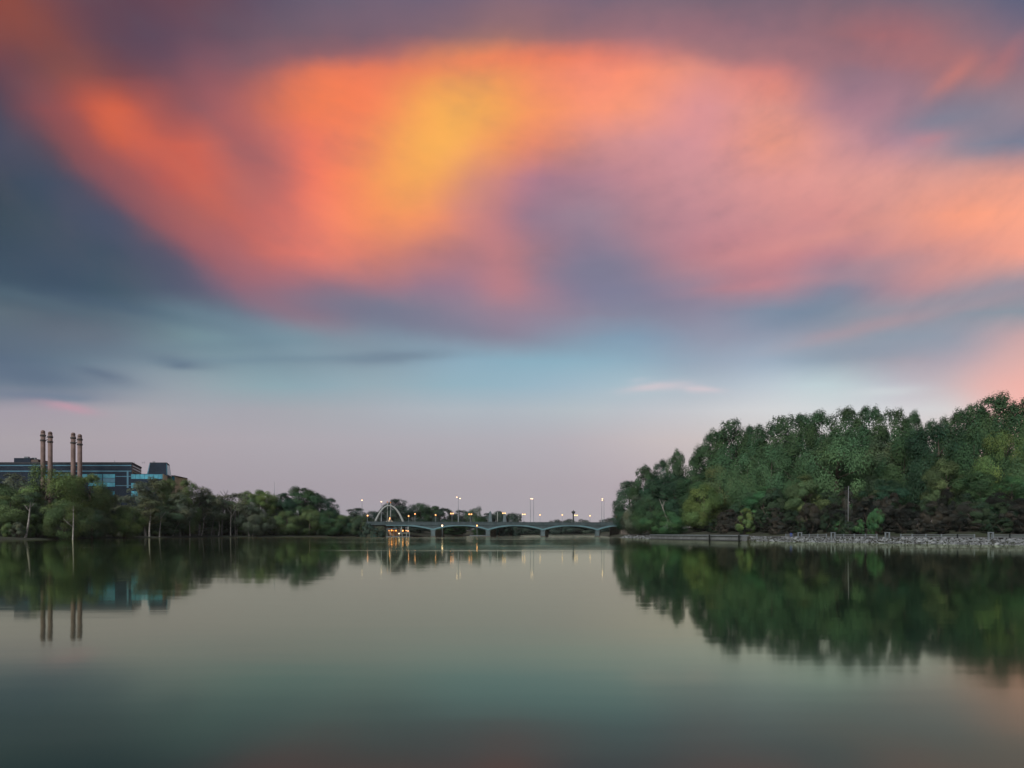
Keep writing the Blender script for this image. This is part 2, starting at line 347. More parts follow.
def bank_at(px, d):       # a point on the right bank seen at column px, d metres inland of the waterline
    best = None
    for q in offset_line(RB, d):
        e = abs(CX+F*q[0]/max(q[1], 1)-px)
        if q[1] > 5 and (best is None or e < best[0]): best = (e, q)
    return best[1]

_OFF = {}
def bank_pt(px, d):       # fast version of bank_at: interpolates along the bank
    k = round(d*4)/4
    if k not in _OFF:
        L = np.array([q for q in offset_line(RB, k) if q[1] > 20]); c = CX+F*L[:, 0]/L[:, 1]; o_ = np.argsort(c); _OFF[k] = (c[o_], L[o_])
    c, L = _OFF[k]; return float(np.interp(px, c, L[:, 0])), float(np.interp(px, c, L[:, 1]))
# ------------------------------------------------------------------ trees
def leaf_material(name, trans=0.18):
    m = bpy.data.materials.new(name); m.use_nodes = True; t = m.node_tree
    b = t.nodes['Principled BSDF']; out = t.nodes['Material Output']
    oi = t.nodes.new('ShaderNodeObjectInfo'); at = t.nodes.new('ShaderNodeAttribute'); at.attribute_name = 'tone'
    mx = t.nodes.new('ShaderNodeMix'); mx.data_type = 'RGBA'; mx.blend_type = 'MULTIPLY'; mx.inputs[0].default_value = 1
    t.links.new(oi.outputs['Color'], mx.inputs[6]); t.links.new(at.outputs['Color'], mx.inputs[7])
    t.links.new(mx.outputs[2], b.inputs['Base Color']); b.inputs['Roughness'].default_value = 0.7
    b.inputs['Specular IOR Level'].default_value = 0.08
    tr = t.nodes.new('ShaderNodeBsdfTranslucent'); t.links.new(mx.outputs[2], tr.inputs[0])
    ms = t.nodes.new('ShaderNodeMixShader'); ms.inputs[0].default_value = trans
    t.links.new(b.outputs[0], ms.inputs[1]); t.links.new(tr.outputs[0], ms.inputs[2]); t.links.new(ms.outputs[0], out.inputs[0])
    return m
m_leaf = leaf_material('leaves')
m_bark = mat('bark', (0.055, 0.045, 0.038), 0.9, noise=0.4, nscale=2.5)
m_pale = mat('pale_bark', (0.19, 0.18, 0.172), 0.85, noise=0.35, nscale=1.6)
m_grey = mat('weathered_bark', (0.085, 0.080, 0.080), 0.9, noise=0.35, nscale=1.6)

# kind: crown bottom, crown half width, centre of widest part, clumps, clump radius, z stretch, leaf (long, wide), n leaves
KIND = {
 'cottonwood': dict(z0=1.6, w=2.7, wide=.50, nc=84, rc=.74, st=1.5, leaf=(.105, .085), n=38000, mode='up'),
 'willow':     dict(z0=0.9, w=3.7, wide=.50, nc=60, rc=1.0, st=1.15, leaf=(.17, .06), n=32000, mode='hang'),
 'broadleaf':  dict(z0=1.0, w=3.1, wide=.48, nc=56, rc=1.0, st=1.05, leaf=(.115, .095), n=32000, mode='any'),
 'sparse':     dict(z0=2.9, w=2.1, wide=.50, nc=36, rc=.72, st=1.25, leaf=(.14, .10), n=7000, mode='any'),
 'shrub':      dict(z0=0.2, w=4.4, wide=.40, nc=44, rc=1.15, st=0.95, leaf=(.19, .15), n=15000, mode='any'),
}
def crown_mesh(kind, seed):
    K = KIND[kind]; rs = np.random.RandomState(seed)
    H = 10-K['z0']; nc = K['nc']
    ph = rs.uniform(0, 6.28, 6)
    C = []; Nn = []
    while len(C) < nc:
        t = rs.uniform(.03, .97)**.9; th = rs.uniform(0, 6.2832)
        r = K['w']*math.sin(math.pi*min(1, t**(math.log(.5)/math.log(K['wide']))))**.62
        r *= 1+.16*math.sin(2*th+ph[0])+.13*math.sin(3*th+ph[1]+4*t)+.12*math.sin(7*t+ph[2]+th)
        q = rs.uniform(.35, 1.0)**.6
        p = np.array((r*q*math.cos(th), r*q*math.sin(th), K['z0']+H*t))
        p[:2] *= (1-.22*K['rc']/K['w']*2)
        if C and min(np.linalg.norm((p-c)*(1, 1, .8)) for c in C) < K['rc']*.42: 
            if rs.rand() < .8: continue
        C.append(p); n = p-np.array((0, 0, K['z0']+H*.40)); n[2] *= .8; Nn.append(n/(np.linalg.norm(n)+1e-6))
    C.append(np.array((rs.uniform(-.3, .3), rs.uniform(-.3, .3), 10-K['rc']*.8*K['st']))); Nn.append(np.array((0, 0, 1.)))
    C = np.array(C); Nn = np.array(Nn); m = len(C)
    rc = K['rc']*rs.uniform(.5, 1.3, m)*np.interp(C[:, 2], [K['z0'], 7, 10], [1.1, 1, .62]); tone = rs.uniform(.70, 1.30, m)
    hue = rs.uniform(-.12, .12, m)
    n = K['n']; idx = rs.choice(m, n, p=rc**2/np.sum(rc**2))
    d = rs.normal(size=(n, 3)); d /= np.linalg.norm(d, axis=1)[:, None]
    s = np.sum(d*Nn[idx], axis=1); flip = (s < -.15) & (rs.rand(n) < .75); d[flip] -= 2*(s[flip])[:, None]*Nn[idx][flip]
    rad = rc[idx]*rs.uniform(.25, 1.0, n)**.45*rs.choice([1, 1, 1, 1.22], n)
    pos = C[idx]+d*rad[:, None]*np.array((1, 1, K['st']))
    if K['mode'] == 'hang': pos[:, 2] -= rs.uniform(0, .9, n)**2*1.2
    zt = np.percentile(pos[:, 2], 99.7); pos[:, 2] = np.maximum(pos[:, 2], K['z0']*.35); pos[:, 2] = K['z0']*.35+(pos[:, 2]-K['z0']*.35)*(10.0-K['z0']*.35)/(zt-K['z0']*.35)
    nor = d*.75+Nn[idx]*.38+rs.normal(size=(n, 3))*.20+np.array((0, 0, .15)); nor /= np.linalg.norm(nor, axis=1)[:, None]
    up = np.tile(np.array((0, 0, 1.)), (n, 1)) if K['mode'] in ('hang', 'up') else rs.normal(size=(n, 3))
    if K['mode'] != 'any': up = up+rs.normal(size=(n, 3))*(.25 if K['mode'] == 'hang' else .7)
    t = up-nor*np.sum(up*nor, axis=1)[:, None]; t /= np.linalg.norm(t, axis=1)[:, None]+1e-6
    b = np.cross(nor, t)
    ls = rs.uniform(.65, 1.35, n)[:, None]
    t = t*K['leaf'][0]*ls*.5*1.25; b = b*K['leaf'][1]*ls*.5*1.25
    V = np.stack([pos-t, pos+b*.9-t*.1, pos+t, pos-b*.9-t*.1], axis=1).reshape(-1, 3)
    me = bpy.data.meshes.new('crown')
    me.vertices.add(4*n); me.vertices.foreach_set('co', V.astype(np.float32).ravel())
    me.loops.add(4*n); me.loops.foreach_set('vertex_index', np.arange(4*n, dtype=np.int32))
    me.polygons.add(n); me.polygons.foreach_set('loop_start', np.arange(0, 4*n, 4, dtype=np.int32)); me.polygons.foreach_set('loop_total', np.full(n, 4, dtype=np.int32))
    me.update(calc_edges=True)
    tn = tone[idx]*rs.uniform(.88, 1.12, n); hu = hue[idx]
    cc = np.stack([tn*(1+hu*1.2), tn, tn*(1-hu*.8), np.ones(n)], axis=1)
    ca = me.color_attributes.new('tone', 'FLOAT_COLOR', 'POINT'); ca.data.foreach_set('color', np.repeat(cc, 4, axis=0).astype(np.float32).ravel())
    me.materials.append(m_leaf)
    return me
def trunk_mesh(kind, seed, mt):
    K = KIND[kind]; rn = random.Random(seed+77); b = MB()
    if kind == 'shrub':
        for k in range(6):
            a = k*1.05+rn.uniform(-.3, .3); l = rn.uniform(2.5, 4.5)
            b.tube([(0.4*math.cos(a), .4*math.sin(a), -1), (1.2*math.cos(a), 1.2*math.sin(a), 2.4), (l*math.cos(a), l*math.sin(a), 5.5)], [.22, .14, .05], 5)
    else:
        r0 = {'cottonwood': .20, 'willow': .26, 'broadleaf': .22, 'sparse': .13}[kind]
        lx, ly = rn.uniform(-.35, .35), rn.uniform(-.35, .35)
        ax = lambda z: (lx*math.sin(z*.5)*.5+lx*z*.06, ly*math.sin(z*.45)*.5, z)
        b.tube([ax(z) for z in (-1, 0, .35, 1.2, 2.4, 3.8, 5.4, 7.0, 8.6)], [r0*1.5, r0*1.45, r0*1.1, r0, r0*.88, r0*.72, r0*.52, r0*.3, r0*.1], 8)
        for k in range(11):
            z = rn.uniform(K['z0']*.9, 7.4); a = k*2.4+rn.uniform(-.4, .4); l = K['w']*rn.uniform(.45, .85)*(1-.5*abs(z-4.5)/5)
            p = ax(z); up = rn.uniform(.5, 1.6)
            b.tube([p, (p[0]+l*.5*math.cos(a), p[1]+l*.5*math.sin(a), z+up*.6), (p[0]+l*math.cos(a), p[1]+l*math.sin(a), z+up*1.2)], [r0*.42, r0*.26, r0*.07], 5)
    me = bpy.data.meshes.new('trunk'); me.from_pydata(b.v, [], b.f); me.update()
    me.polygons.foreach_set('use_smooth', [True]*len(me.polygons)); me.materials.append(mt)
    return me
CROWN = {}; TRUNK = {}
NAME = {'cottonwood': 'cottonwood_tree', 'willow': 'willow_tree', 'broadleaf': 'broadleaf_tree', 'sparse': 'slender_tree', 'shrub': 'shrub'}
def tree(kind, px, top, D, wpx, color, label, group, var=0, bark=None, rz=None, name=None, dpt=1.0, sink=0.0):
    mt = bark or (m_grey if kind == 'sparse' else m_bark)
    kc = (kind, var % 5); kt = (kind, var % 3, mt.name)
    if kc not in CROWN: CROWN[kc] = crown_mesh(kind, 11+31*kc[1]+len(kind)*101)
    if kt not in TRUNK: TRUNK[kt] = trunk_mesh(kind, kt[1]*13, mt)
    x = wx(px, D); z = gz(x, D)-sink
    sz = (wz(top, D)-z)/10.05; sx = {'cottonwood': 1.5, 'shrub': 1.1}.get(kind, 1.25)*wpx/F*D/(2*KIND[kind]['w']*1.06)
    e = empty(name or NAME[kind], (x, D, z), label, 'shrub' if kind == 'shrub' else 'tree', group, rz if rz is not None else (px*37.7) % 6.28)
    e.scale = (sx, sx*dpt, sz)
    for nm, me in (('trunk', TRUNK[kt]), ('crown', CROWN[kc])):
        o = bpy.data.objects.new('stems' if (nm == 'trunk' and kind == 'shrub') else ('foliage' if kind == 'shrub' else nm), me); COL.objects.link(o); o.parent = e
        o.color = (*color, 1) if nm == 'crown' else (1, 1, 1, 1)
    return e
# foliage base colours
G_LEFT=(.086,.128,.054); G_LITE=(.096,.146,.052); G_GREY=(.086,.106,.074); G_DARK=(.055,.086,.050); G_OLIV=(.086,.104,.058)
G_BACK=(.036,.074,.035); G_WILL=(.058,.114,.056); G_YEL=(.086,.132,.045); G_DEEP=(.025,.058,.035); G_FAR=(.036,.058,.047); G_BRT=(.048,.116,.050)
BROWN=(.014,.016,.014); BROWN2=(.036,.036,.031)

LB='trees along the left bank'
for i, t in enumerate([
 ('broadleaf', -10, 477, 176, 52, G_LEFT, 'green tree cut off by the left edge of the picture'),
 ('sparse', 13, 473, 196, 34, G_GREY, 'grey green tree in front of the roof block at the far left'),
 ('broadleaf', 10, 496, 166, 40, G_LEFT, 'low round green tree at the water on the far left, left of the leaning trunk'),
 ('willow', 47, 466, 182, 58, G_LITE, 'large bright green tree below the left pair of chimneys'),
 ('broadleaf', 30, 492, 172, 34, G_DARK, 'dark tree behind the leaning pale trunk on the left bank'),
 ('broadleaf', 72, 474, 190, 36, G_LITE, 'bright green tree below the right pair of chimneys'),
 ('broadleaf', 90, 474, 198, 36, G_LEFT, 'mid green tree standing just right of the chimneys'),
 ('willow', 64, 500, 170, 40, G_LEFT, 'low spreading green tree over the water below the right pair of chimneys'),
 ('broadleaf', 104, 489, 204, 32, G_DARK, 'dark tree whose crown covers the lower left office windows'),
 ('willow', 92, 508, 186, 34, G_DARK, 'low dark tree at the water below the office windows'),
 ('willow', 124, 506, 205, 34, G_LITE, 'low light green tree hanging over the water below the cyan glass'),
 ('sparse', 119, 495, 222, 26, G_GREY, 'grey thin tree between the office windows and the glass annex'),
 ('sparse', 139, 481, 232, 26, G_GREY, 'tall grey green tree in front of the left half of the glass annex'),
 ('sparse', 153, 477, 240, 26, G_OLIV, 'tall olive grey tree in front of the sloped glass tower'),
 ('broadleaf', 168, 479, 246, 26, G_LEFT, 'green brown tree in front of the cream end of the annex'),
 ('sparse', 146, 498, 226, 30, G_OLIV, 'lower olive tree with a pale trunk below the glass annex'),
 ('broadleaf', 166, 505, 236, 34, G_DARK, 'low dark tree behind the slanting pale branch'),
 ('broadleaf', 188, 480, 250, 22, G_LEFT, 'pointed green tree just right of the small cream building'),
 ('sparse', 180, 492, 242, 26, G_GREY, 'grey tree left of the pointed green tree'),
 ('sparse', 199, 486, 255, 30, G_GREY, 'grey green tree left of the bare dead trees'),
 ('broadleaf', 206, 494, 264, 34, G_DARK, 'dark tree behind the cluster of pale trunks'),
 ('sparse', 214, 494, 262, 26, G_OLIV, 'thin olive tree among the bare dead trees'),
 ('sparse', 236, 493, 266, 28, G_GREY, 'thin grey tree right of the bare dead trees'),
 ('broadleaf', 227, 500, 276, 34, G_DARK, 'low dark tree behind the bare dead trees'),
 ('broadleaf', 246, 491, 278, 24, G_LEFT, 'green tree with an uneven top left of the radio mast'),
 ('broadleaf', 262, 490, 282, 26, G_LITE, 'fuller green tree immediately left of the radio mast'),
 ('willow', 256, 508, 268, 30, G_GREY, 'low grey domed tree at the water left of the radio mast'),
 ('broadleaf', 274, 501, 288, 26, G_DARK, 'lower dark tree at the foot of the radio mast'),
 ('broadleaf', 284, 493, 288, 26, G_DEEP, 'dark green tree immediately right of the radio mast'),
 ('broadleaf', 299, 487, 292, 36, G_BACK, 'highest and broadest dark green tree right of the radio mast'),
 ('willow', 288, 511, 278, 30, G_LEFT, 'low green tree at the water under the broad dark green tree'),
 ('broadleaf', 313, 492, 296, 26, G_DEEP, 'dark tree on the right shoulder of the broad dark green tree'),
 ('broadleaf', 327, 498, 298, 26, G_DEEP, 'dark tree with a sloping reddish top, fourth tree left of the bridge'),
 ('willow', 309, 508, 281, 30, G_LEFT, 'rounded mid green tree at the water, lower than its dark neighbours'),
 ('willow', 329, 511, 284, 30, G_BACK, 'low rounded green tree at the water, third tree left of the bridge'),
 ('willow', 343, 515, 288, 24, G_LITE, 'small light green tree at the water, second tree left of the bridge'),
 ('broadleaf', 356, 508, 312, 26, G_FAR, 'dark tree immediately left of the end of the bridge'),
 ('willow', 361, 515, 284, 22, G_DARK, 'small dark tree touching the left end of the bridge deck'),
 ('willow', 351, 517, 287, 22, G_DEEP, 'low dark tree at the water, next but one to the left end of the bridge'),
]):
    tree(t[0], t[1], t[2], t[3], t[4], t[5], t[6], LB, var=i*7+i//3)
# low growth along the left waterline
rn = random.Random(5)
for i in range(38):
    px = -6+i*9.3+rn.uniform(-4, 4)
    D = np.interp(px, [0, 30, 120, 200, 300, 360], [158, 160, 209, 256, 279, 287])+rn.uniform(2, 7)
    tree('shrub', px, rn.uniform(519, 530), D, rn.uniform(9, 16), rn.choice([G_DARK, G_LEFT, G_OLIV, G_GREY]), 'low dark green bush at the waterline under the left bank trees', 'waterline bushes on the left bank', var=i, name='bush')

for px, D, tp, w, lab in [(367, 276, 523, 14, 'dark bush on the slope under the left end of the bridge deck'), (376, 273.5, 528, 16, 'low bush at the water on the slope below the white arch'), (384, 274, 529, 12, 'low bush at the water just left of the lit boathouse')]:
    tree('shrub', px, tp, D, w, G_FAR, lab, 'bushes on the slope under the bridge', var=int(px), name='bush', sink=-.3)
rn = random.Random(15)
for i in range(20):
    px = 128+i*7.2+rn.uniform(-3, 3)
    D = np.interp(px, [120, 200, 300], [228, 276, 294])
    tree('shrub', px, rn.uniform(511, 519), D, rn.uniform(16, 24), rn.choice([G_DARK, G_LEFT, G_OLIV]), 'dark bush filling the gaps between the pale trunks', 'bushes behind the pale trunks of the left bank', var=i, name='bush')
# bare and pale trunks on the left bank
def bare(px, top, D, base_px, label, mt, twigs=8, r=.22, group='bare pale trunks on the left bank', seed=0, spread=1.0):
    rn = random.Random(seed+int(px*10)); x = wx(base_px, D); z = gz(x, D); H = wz(top, D)-z; lean = wx(px, D)-x
    e = empty('dead_tree', (x, D, z), label, 'dead tree', group)
    b = MB(); j = rn.uniform(-.25, .25)
    ax = lambda t: (lean*t+j*math.sin(t*5), .2*math.sin(t*4), H*t)
    b.tube([ax(t) for t in (-.04, 0, .15, .35, .55, .75, .9, 1)], [r*1.4, r*1.3, r, r*.9, r*.75, r*.5, r*.28, r*.1], 7)
    b.build('trunk', mt, e, True)
    for k in range(twigs):
        b = MB(); t = rn.uniform(.4, .95); p = ax(t); a = rn.uniform(0, 6.28); l = H*rn.uniform(.10, .24)*spread; dx_, dy_ = l*math.cos(a), l*math.sin(a)*.6; u = l*rn.uniform(.7, 1.5)
        q = (p[0]+dx_*.55, p[1]+dy_*.55, p[2]+u*.5); w = (p[0]+dx_, p[1]+dy_, p[2]+u*1.1)
        b.tube([p, q, w], [r*.4, r*.25, r*.06], 5)
        for s in range(3):
            a2 = rn.uniform(0, 6.28); b.tube([q, (q[0]+l*.45*math.cos(a2), q[1]+l*.3*math.sin(a2), q[2]+u*rn.uniform(.4, .8))], [r*.18, r*.04], 4)
        b.build('branch', mt, e, True)
for (px, top, D, bp, mt, tw, r, lab) in [
 (31, 503, 163, 25.5, m_pale, 3, .30, 'leaning pale trunk at the water below the left pair of chimneys'),
 (73.5, 506, 164.5, 72.5, m_pale, 2, .2, 'upright pale trunk at the water below the right pair of chimneys'),
 (135, 512, 214, 133, m_grey, 2, .16, 'thin grey trunk beside the light green hanging tree'),
 (150.5, 509, 223, 149.5, m_pale, 2, .28, 'straight pale trunk below the sloped glass tower'),
 (161, 512, 227, 159.5, m_pale, 2, .2, 'thinner pale trunk just right of the straight one below the glass tower'),
 (181, 518, 238, 172.5, m_pale, 0, .22, 'short pale trunk slanting steeply to the right'),
 (190, 503, 246, 190, m_pale, 3, .2, 'pale trunk with reddish patches below the pointed green tree'),
 (205, 515, 254, 201.5, m_pale, 3, .2, 'forked pale trunk at the left of the trunk cluster'),
 (214.5, 514, 258, 211, m_grey, 2, .2, 'grey trunk leaning right inside the trunk cluster'),
 (224.5, 494, 262, 221.5, m_grey, 16, .3, 'tall bare grey dead tree with spreading twigs against the sky'),
 (219.5, 520, 259, 218.5, m_pale, 1, .2, 'short stout pale trunk in the middle of the trunk cluster'),
 (231, 508, 262, 230.5, m_pale, 5, .24, 'pale bare trunk right of the tall bare dead tree'),
 (208, 492, 272, 207, m_grey, 16, .22, 'bare grey dead tree left of the tallest one, twigs against the sky'),
 (239, 500, 268, 237, m_pale, 4, .28, 'bright pale trunk with a bend, right of the trunk cluster'),
 (247, 514, 266, 249, m_pale, 4, .3, 'crooked white trunk with low forks at the water'),
 (254, 520, 266.5, 252.5, m_pale, 3, .2, 'small white forked trunk right of the crooked one'),
 (294.5, 526, 277, 292.5, m_grey, 1, .2, 'short grey leaning trunk under the broad dark green tree'),
]:
    bare(px, top, D, bp, lab, mt, tw, r*.85)

# trees behind the bridge
BB='trees behind the bridge'
for i, t in enumerate([
 ('willow', 373, 511, 330, 26, G_FAR, 'dark rounded tree behind the left foot of the white arch'),
 ('cottonwood', 397, 499, 345, 24, G_FAR, 'tallest dark tree rising behind the white arch'),
 ('broadleaf', 386, 507, 352, 20, G_FAR, 'lower dark tree seen through the left half of the white arch'),
 ('willow', 420, 503, 350, 28, G_BACK, 'broad dark tree right of the white arch, first after the gap'),
 ('broadleaf', 433, 506, 360, 26, G_BACK, 'dark tree above the first full pier of the bridge'),
 ('cottonwood', 444, 508, 352, 17, G_FAR, 'dark tree left of the tall twin headed lamp'),
 ('broadleaf', 462, 510, 365, 20, G_FAR, 'small dark tree immediately right of the tall twin headed lamp'),
 ('willow', 476, 507, 355, 22, G_BACK, 'rounded dark tree left of the grey stone pylons'),
 ('broadleaf', 488, 513, 380, 20, G_FAR, 'low dark tree behind the left stone pylon'),
 ('broadleaf', 499, 511, 385, 20, G_FAR, 'dark tree between the two stone pylons'),
 ('broadleaf', 511, 513, 390, 18, G_FAR, 'dark tree right of the right stone pylon'),
 ('sparse', 517.5, 513, 380, 11, G_FAR, 'small thin tree at the right end of the trees behind the bridge'),
 ('broadleaf', 453, 520, 330, 26, G_BACK, 'green tree seen under the second span of the bridge'),
 ('broadleaf', 482, 521, 372, 26, G_FAR, 'dark tree on the bank seen under the third span'),
 ('willow', 418, 518, 325, 22, G_FAR, 'dark tree seen under the first span of the bridge'),
 ('willow', 404, 517, 334, 26, G_FAR, 'dark tree behind the lit boathouse under the bridge'),
 ('willow', 455, 514, 370, 26, G_FAR, 'dark tree filling the gap behind the tall twin headed lamp'),
]):
    tree(t[0], t[1], t[2], t[3], t[4], t[5], t[6], BB, var=i*3+1)
FB='low trees on the far bank beyond the bridge'
for i, (px, top, w, lab) in enumerate([
 (505, 523, 26, 'low far trees seen under the bridge right of the stone pylons'), (528, 523, 26, 'low far trees seen under the bridge below the pair of tall poles'),
 (548, 522, 24, 'low far trees below the bridge left of the far tower'), (557, 519.6, 16, 'low far tree showing above the deck left of the far tower'),
 (570, 519.0, 20, 'low far tree at the foot of the far tower'), (583, 519.2, 18, 'round low far tree right of the far tower'),
 (516, 522.8, 26, 'low far tree seen under the third full span, left of its crown'), (538, 522.6, 26, 'low far tree seen under the pair of tall poles, right side'), (564, 522.4, 24, 'low far tree filling the span below the far tower'), (590, 522.4, 24, 'low far tree filling the span right of the far tower'), (494, 522.5, 26, 'low far tree seen under the bridge below the left stone pylon'), (604, 522.5, 22, 'low far tree seen behind the last pier'),
 (597, 522.5, 20, 'low far trees under the last span on the right'), (611, 517.8, 22, 'far tree showing above the right end of the bridge')]):
    tree('willow', px, top, 556+i % 3*6, w*1.2, G_FAR, lab, FB, var=i+2, sink=3)

# right bank
RBK='tall trees at the back of the right bank'
for i, t in enumerate([
 ('broadleaf', 629, 481, 268, 32, G_DEEP, 'dark tree whose branches overhang the right end of the bridge'),
 ('broadleaf', 645, 466, 262, 30, G_BACK, 'dark lobed tree left of the lone tuft on the right bank skyline'),
 ('broadleaf', 661, 460, 256, 24, G_DEEP, 'dark tree just left of the lone tuft on the right bank skyline'),
 ('broadleaf', 678, 450, 250, 20, G_BACK, 'slim tree topped by a lone tuft against the sky'),
 ('broadleaf', 694, 456, 244, 32, G_BACK, 'dark tree in the dip between the lone tuft and the first tall cottonwood'),
 ('cottonwood', 714, 430, 232, 30, G_BACK, 'lower left shoulder of the tall cottonwoods, leaning out over the dip'),
 ('cottonwood', 730, 421, 228, 38, G_BACK, 'first tall cottonwood of the right bank, with a broad round top'),
 ('cottonwood', 754, 425, 222, 32, G_BACK, 'tall cottonwood right of the broad topped first one'),
 ('cottonwood', 777, 417, 214, 34, G_BACK, 'tall cottonwood above the grey green willow pair'),
 ('cottonwood', 799, 414, 208, 34, G_BACK, 'tall cottonwood left above the largest willow'),
 ('cottonwood', 821, 411, 202, 32, G_BACK, 'tall cottonwood directly behind the left side of the largest willow'),
 ('cottonwood', 845, 408, 198, 36, G_BACK, 'tall cottonwood directly behind the top of the largest willow'),
 ('cottonwood', 869, 407, 194, 34, G_BACK, 'tall cottonwood behind the right side of the largest willow'),
 ('cottonwood', 894, 409, 190, 30, G_BACK, 'cottonwood with separate spires left of the gap in the skyline'),
 ('cottonwood', 913, 412, 188, 24, G_BACK, 'narrow cottonwood with a see-through crown beside the gap in the skyline'),
 ('cottonwood', 934, 421, 184, 26, G_BACK, 'low cottonwood standing in the gap of the skyline'),
 ('cottonwood', 956, 410, 178, 32, G_BACK, 'cottonwood just right of the gap in the skyline'),
 ('cottonwood', 976, 404, 174, 30, G_BACK, 'tall cottonwood left of the highest tree'),
 ('cottonwood', 997, 394, 170, 40, G_BACK, 'highest tree of the right bank, against the pink cloud'),
 ('cottonwood', 1021, 399, 168, 36, G_BACK, 'tall tree right of the highest one, cut by the right edge'),
 ('cottonwood', 1050, 402, 166, 40, G_BACK, 'tall tree beyond the right edge of the picture'),
]):
    tree(t[0], t[1], t[2], t[3], t[4], t[5], t[6], RBK, var=i*2+i//4)
FRT='rounded trees at the front of the right bank'
for i, t in enumerate([
 ('willow', 640, 496, 236, 36, G_GREY, 'grey green rounded tree at the water beside the end of the bridge'),
 ('broadleaf', 652, 480, 226, 34, G_DEEP, 'dark green tree behind the rounded grey green one at the bridge'),
 ('willow', 650, 500, 214, 34, G_BACK, 'dark green drooping tree left of the leaning pale trunk'),
 ('broadleaf', 674, 474, 218, 40, G_DEEP, 'very dark tree behind the leaning pale trunk'),
 ('willow', 668, 511, 196, 36, G_BRT, 'low bright green drooping tree right of the leaning pale trunk'),
 ('broadleaf', 697, 474, 204, 36, G_BACK, 'mid green tree behind the yellow green willow'),
 ('willow', 704, 484, 190, 38, G_YEL, 'yellow green willow above the left end of the quay wall'),
 ('willow', 720, 466, 200, 44, (.085,.115,.05), 'olive green tree above and behind the yellow green willow'),
 ('willow', 748, 453, 184, 50, G_WILL, 'grey green willow, left one of a pair'),
 ('willow', 772, 446, 180, 46, G_WILL, 'grey green willow, right one of a pair'),
 ('broadleaf', 800, 446, 172, 44, G_BACK, 'deep green tree between the willow pair and the largest willow'),
 ('willow', 838, 434, 154, 72, G_WILL, 'largest willow, a broad blue green dome over the pale pole'),
 ('broadleaf', 805, 475, 150, 34, (.075,.11,.05), 'small yellowish tree tucked under the left edge of the largest willow'),
 ('broadleaf', 880, 440, 150, 40, (.06,.09,.05), 'greyish tree immediately right of the largest willow'),
 ('willow', 905, 436, 146, 46, G_BACK, 'green tree with a yellowish top right of the largest willow'),
 ('willow', 938, 424, 140, 66, G_DEEP, 'broad dark green dome below the gap in the skyline'),
 ('willow', 974, 430, 134, 58, G_BACK, 'green dome below the highest trees'),
 ('broadleaf', 946, 460, 128, 36, (.07,.105,.05), 'smaller lighter tree in front of the broad dark green dome'),
 ('willow', 1005, 432, 128, 50, G_YEL, 'yellow green willow near the right edge'),
 ('willow', 1036, 436, 124, 52, G_WILL, 'grey green willow cut by the right edge'),
 ('broadleaf', 980, 472, 122, 40, G_BACK, 'mid green tree in front of the green dome below the highest trees'),
 ('broadleaf', 1012, 476, 118, 34, G_BRT, 'bright green tree low at the right edge'),
 ('broadleaf', 885, 480, 138, 36, G_DEEP, 'dark tree low at the right of the largest willow'),
 ('broadleaf', 764, 487, 168, 34, G_BRT, 'small bright blue green tree low below the willow pair'),
]):
    tree(t[0], t[1], t[2], t[3], t[4], t[5], t[6], FRT, var=i*3+2+i//5)
# the dark thicket under them
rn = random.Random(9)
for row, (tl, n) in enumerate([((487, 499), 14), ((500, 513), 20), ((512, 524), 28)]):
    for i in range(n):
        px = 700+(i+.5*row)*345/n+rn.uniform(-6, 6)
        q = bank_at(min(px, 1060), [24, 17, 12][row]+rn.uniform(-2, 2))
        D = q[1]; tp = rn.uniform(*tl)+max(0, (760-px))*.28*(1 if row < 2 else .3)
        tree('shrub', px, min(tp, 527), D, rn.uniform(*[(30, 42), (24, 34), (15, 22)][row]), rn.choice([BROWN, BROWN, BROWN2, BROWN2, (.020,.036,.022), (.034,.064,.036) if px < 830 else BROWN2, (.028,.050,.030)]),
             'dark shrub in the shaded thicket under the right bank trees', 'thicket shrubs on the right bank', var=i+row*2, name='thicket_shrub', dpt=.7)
for px, tp, w, lab in [(860, 519, 12, 'small bright green bush left of the pale pole foot, right bank'), (838, 521, 13, 'low green bush at the foot of the pale pole'), (872, 512, 11, 'narrow green bush at the dark thicket edge right of the pale pole'),
                       (877, 508, 14, 'green bush hanging in the dark thicket above the narrow one'), (656, 523, 18, 'low green bush at the foot of the leaning pale trunk'), (746, 508, 20, 'yellowish green bush inside the dark thicket behind the quay wall')]:
    q = bank_at(px, 11); tree('shrub', px, tp, q[1], w, (.085,.125,.045) if px == 746 else G_BRT, lab.replace('left of the pale pole foot', 'right of the pale pole foot'), 'green bushes at the foot of the right bank', var=int(px), name='bush', dpt=.8)
# leaning pale trunk on the right bank
bare(659, 499, 208, 673, 'leaning pale trunk in front of dark trees on the right bank', m_pale, 2, .26, 'bare pale trunks on the right bank')

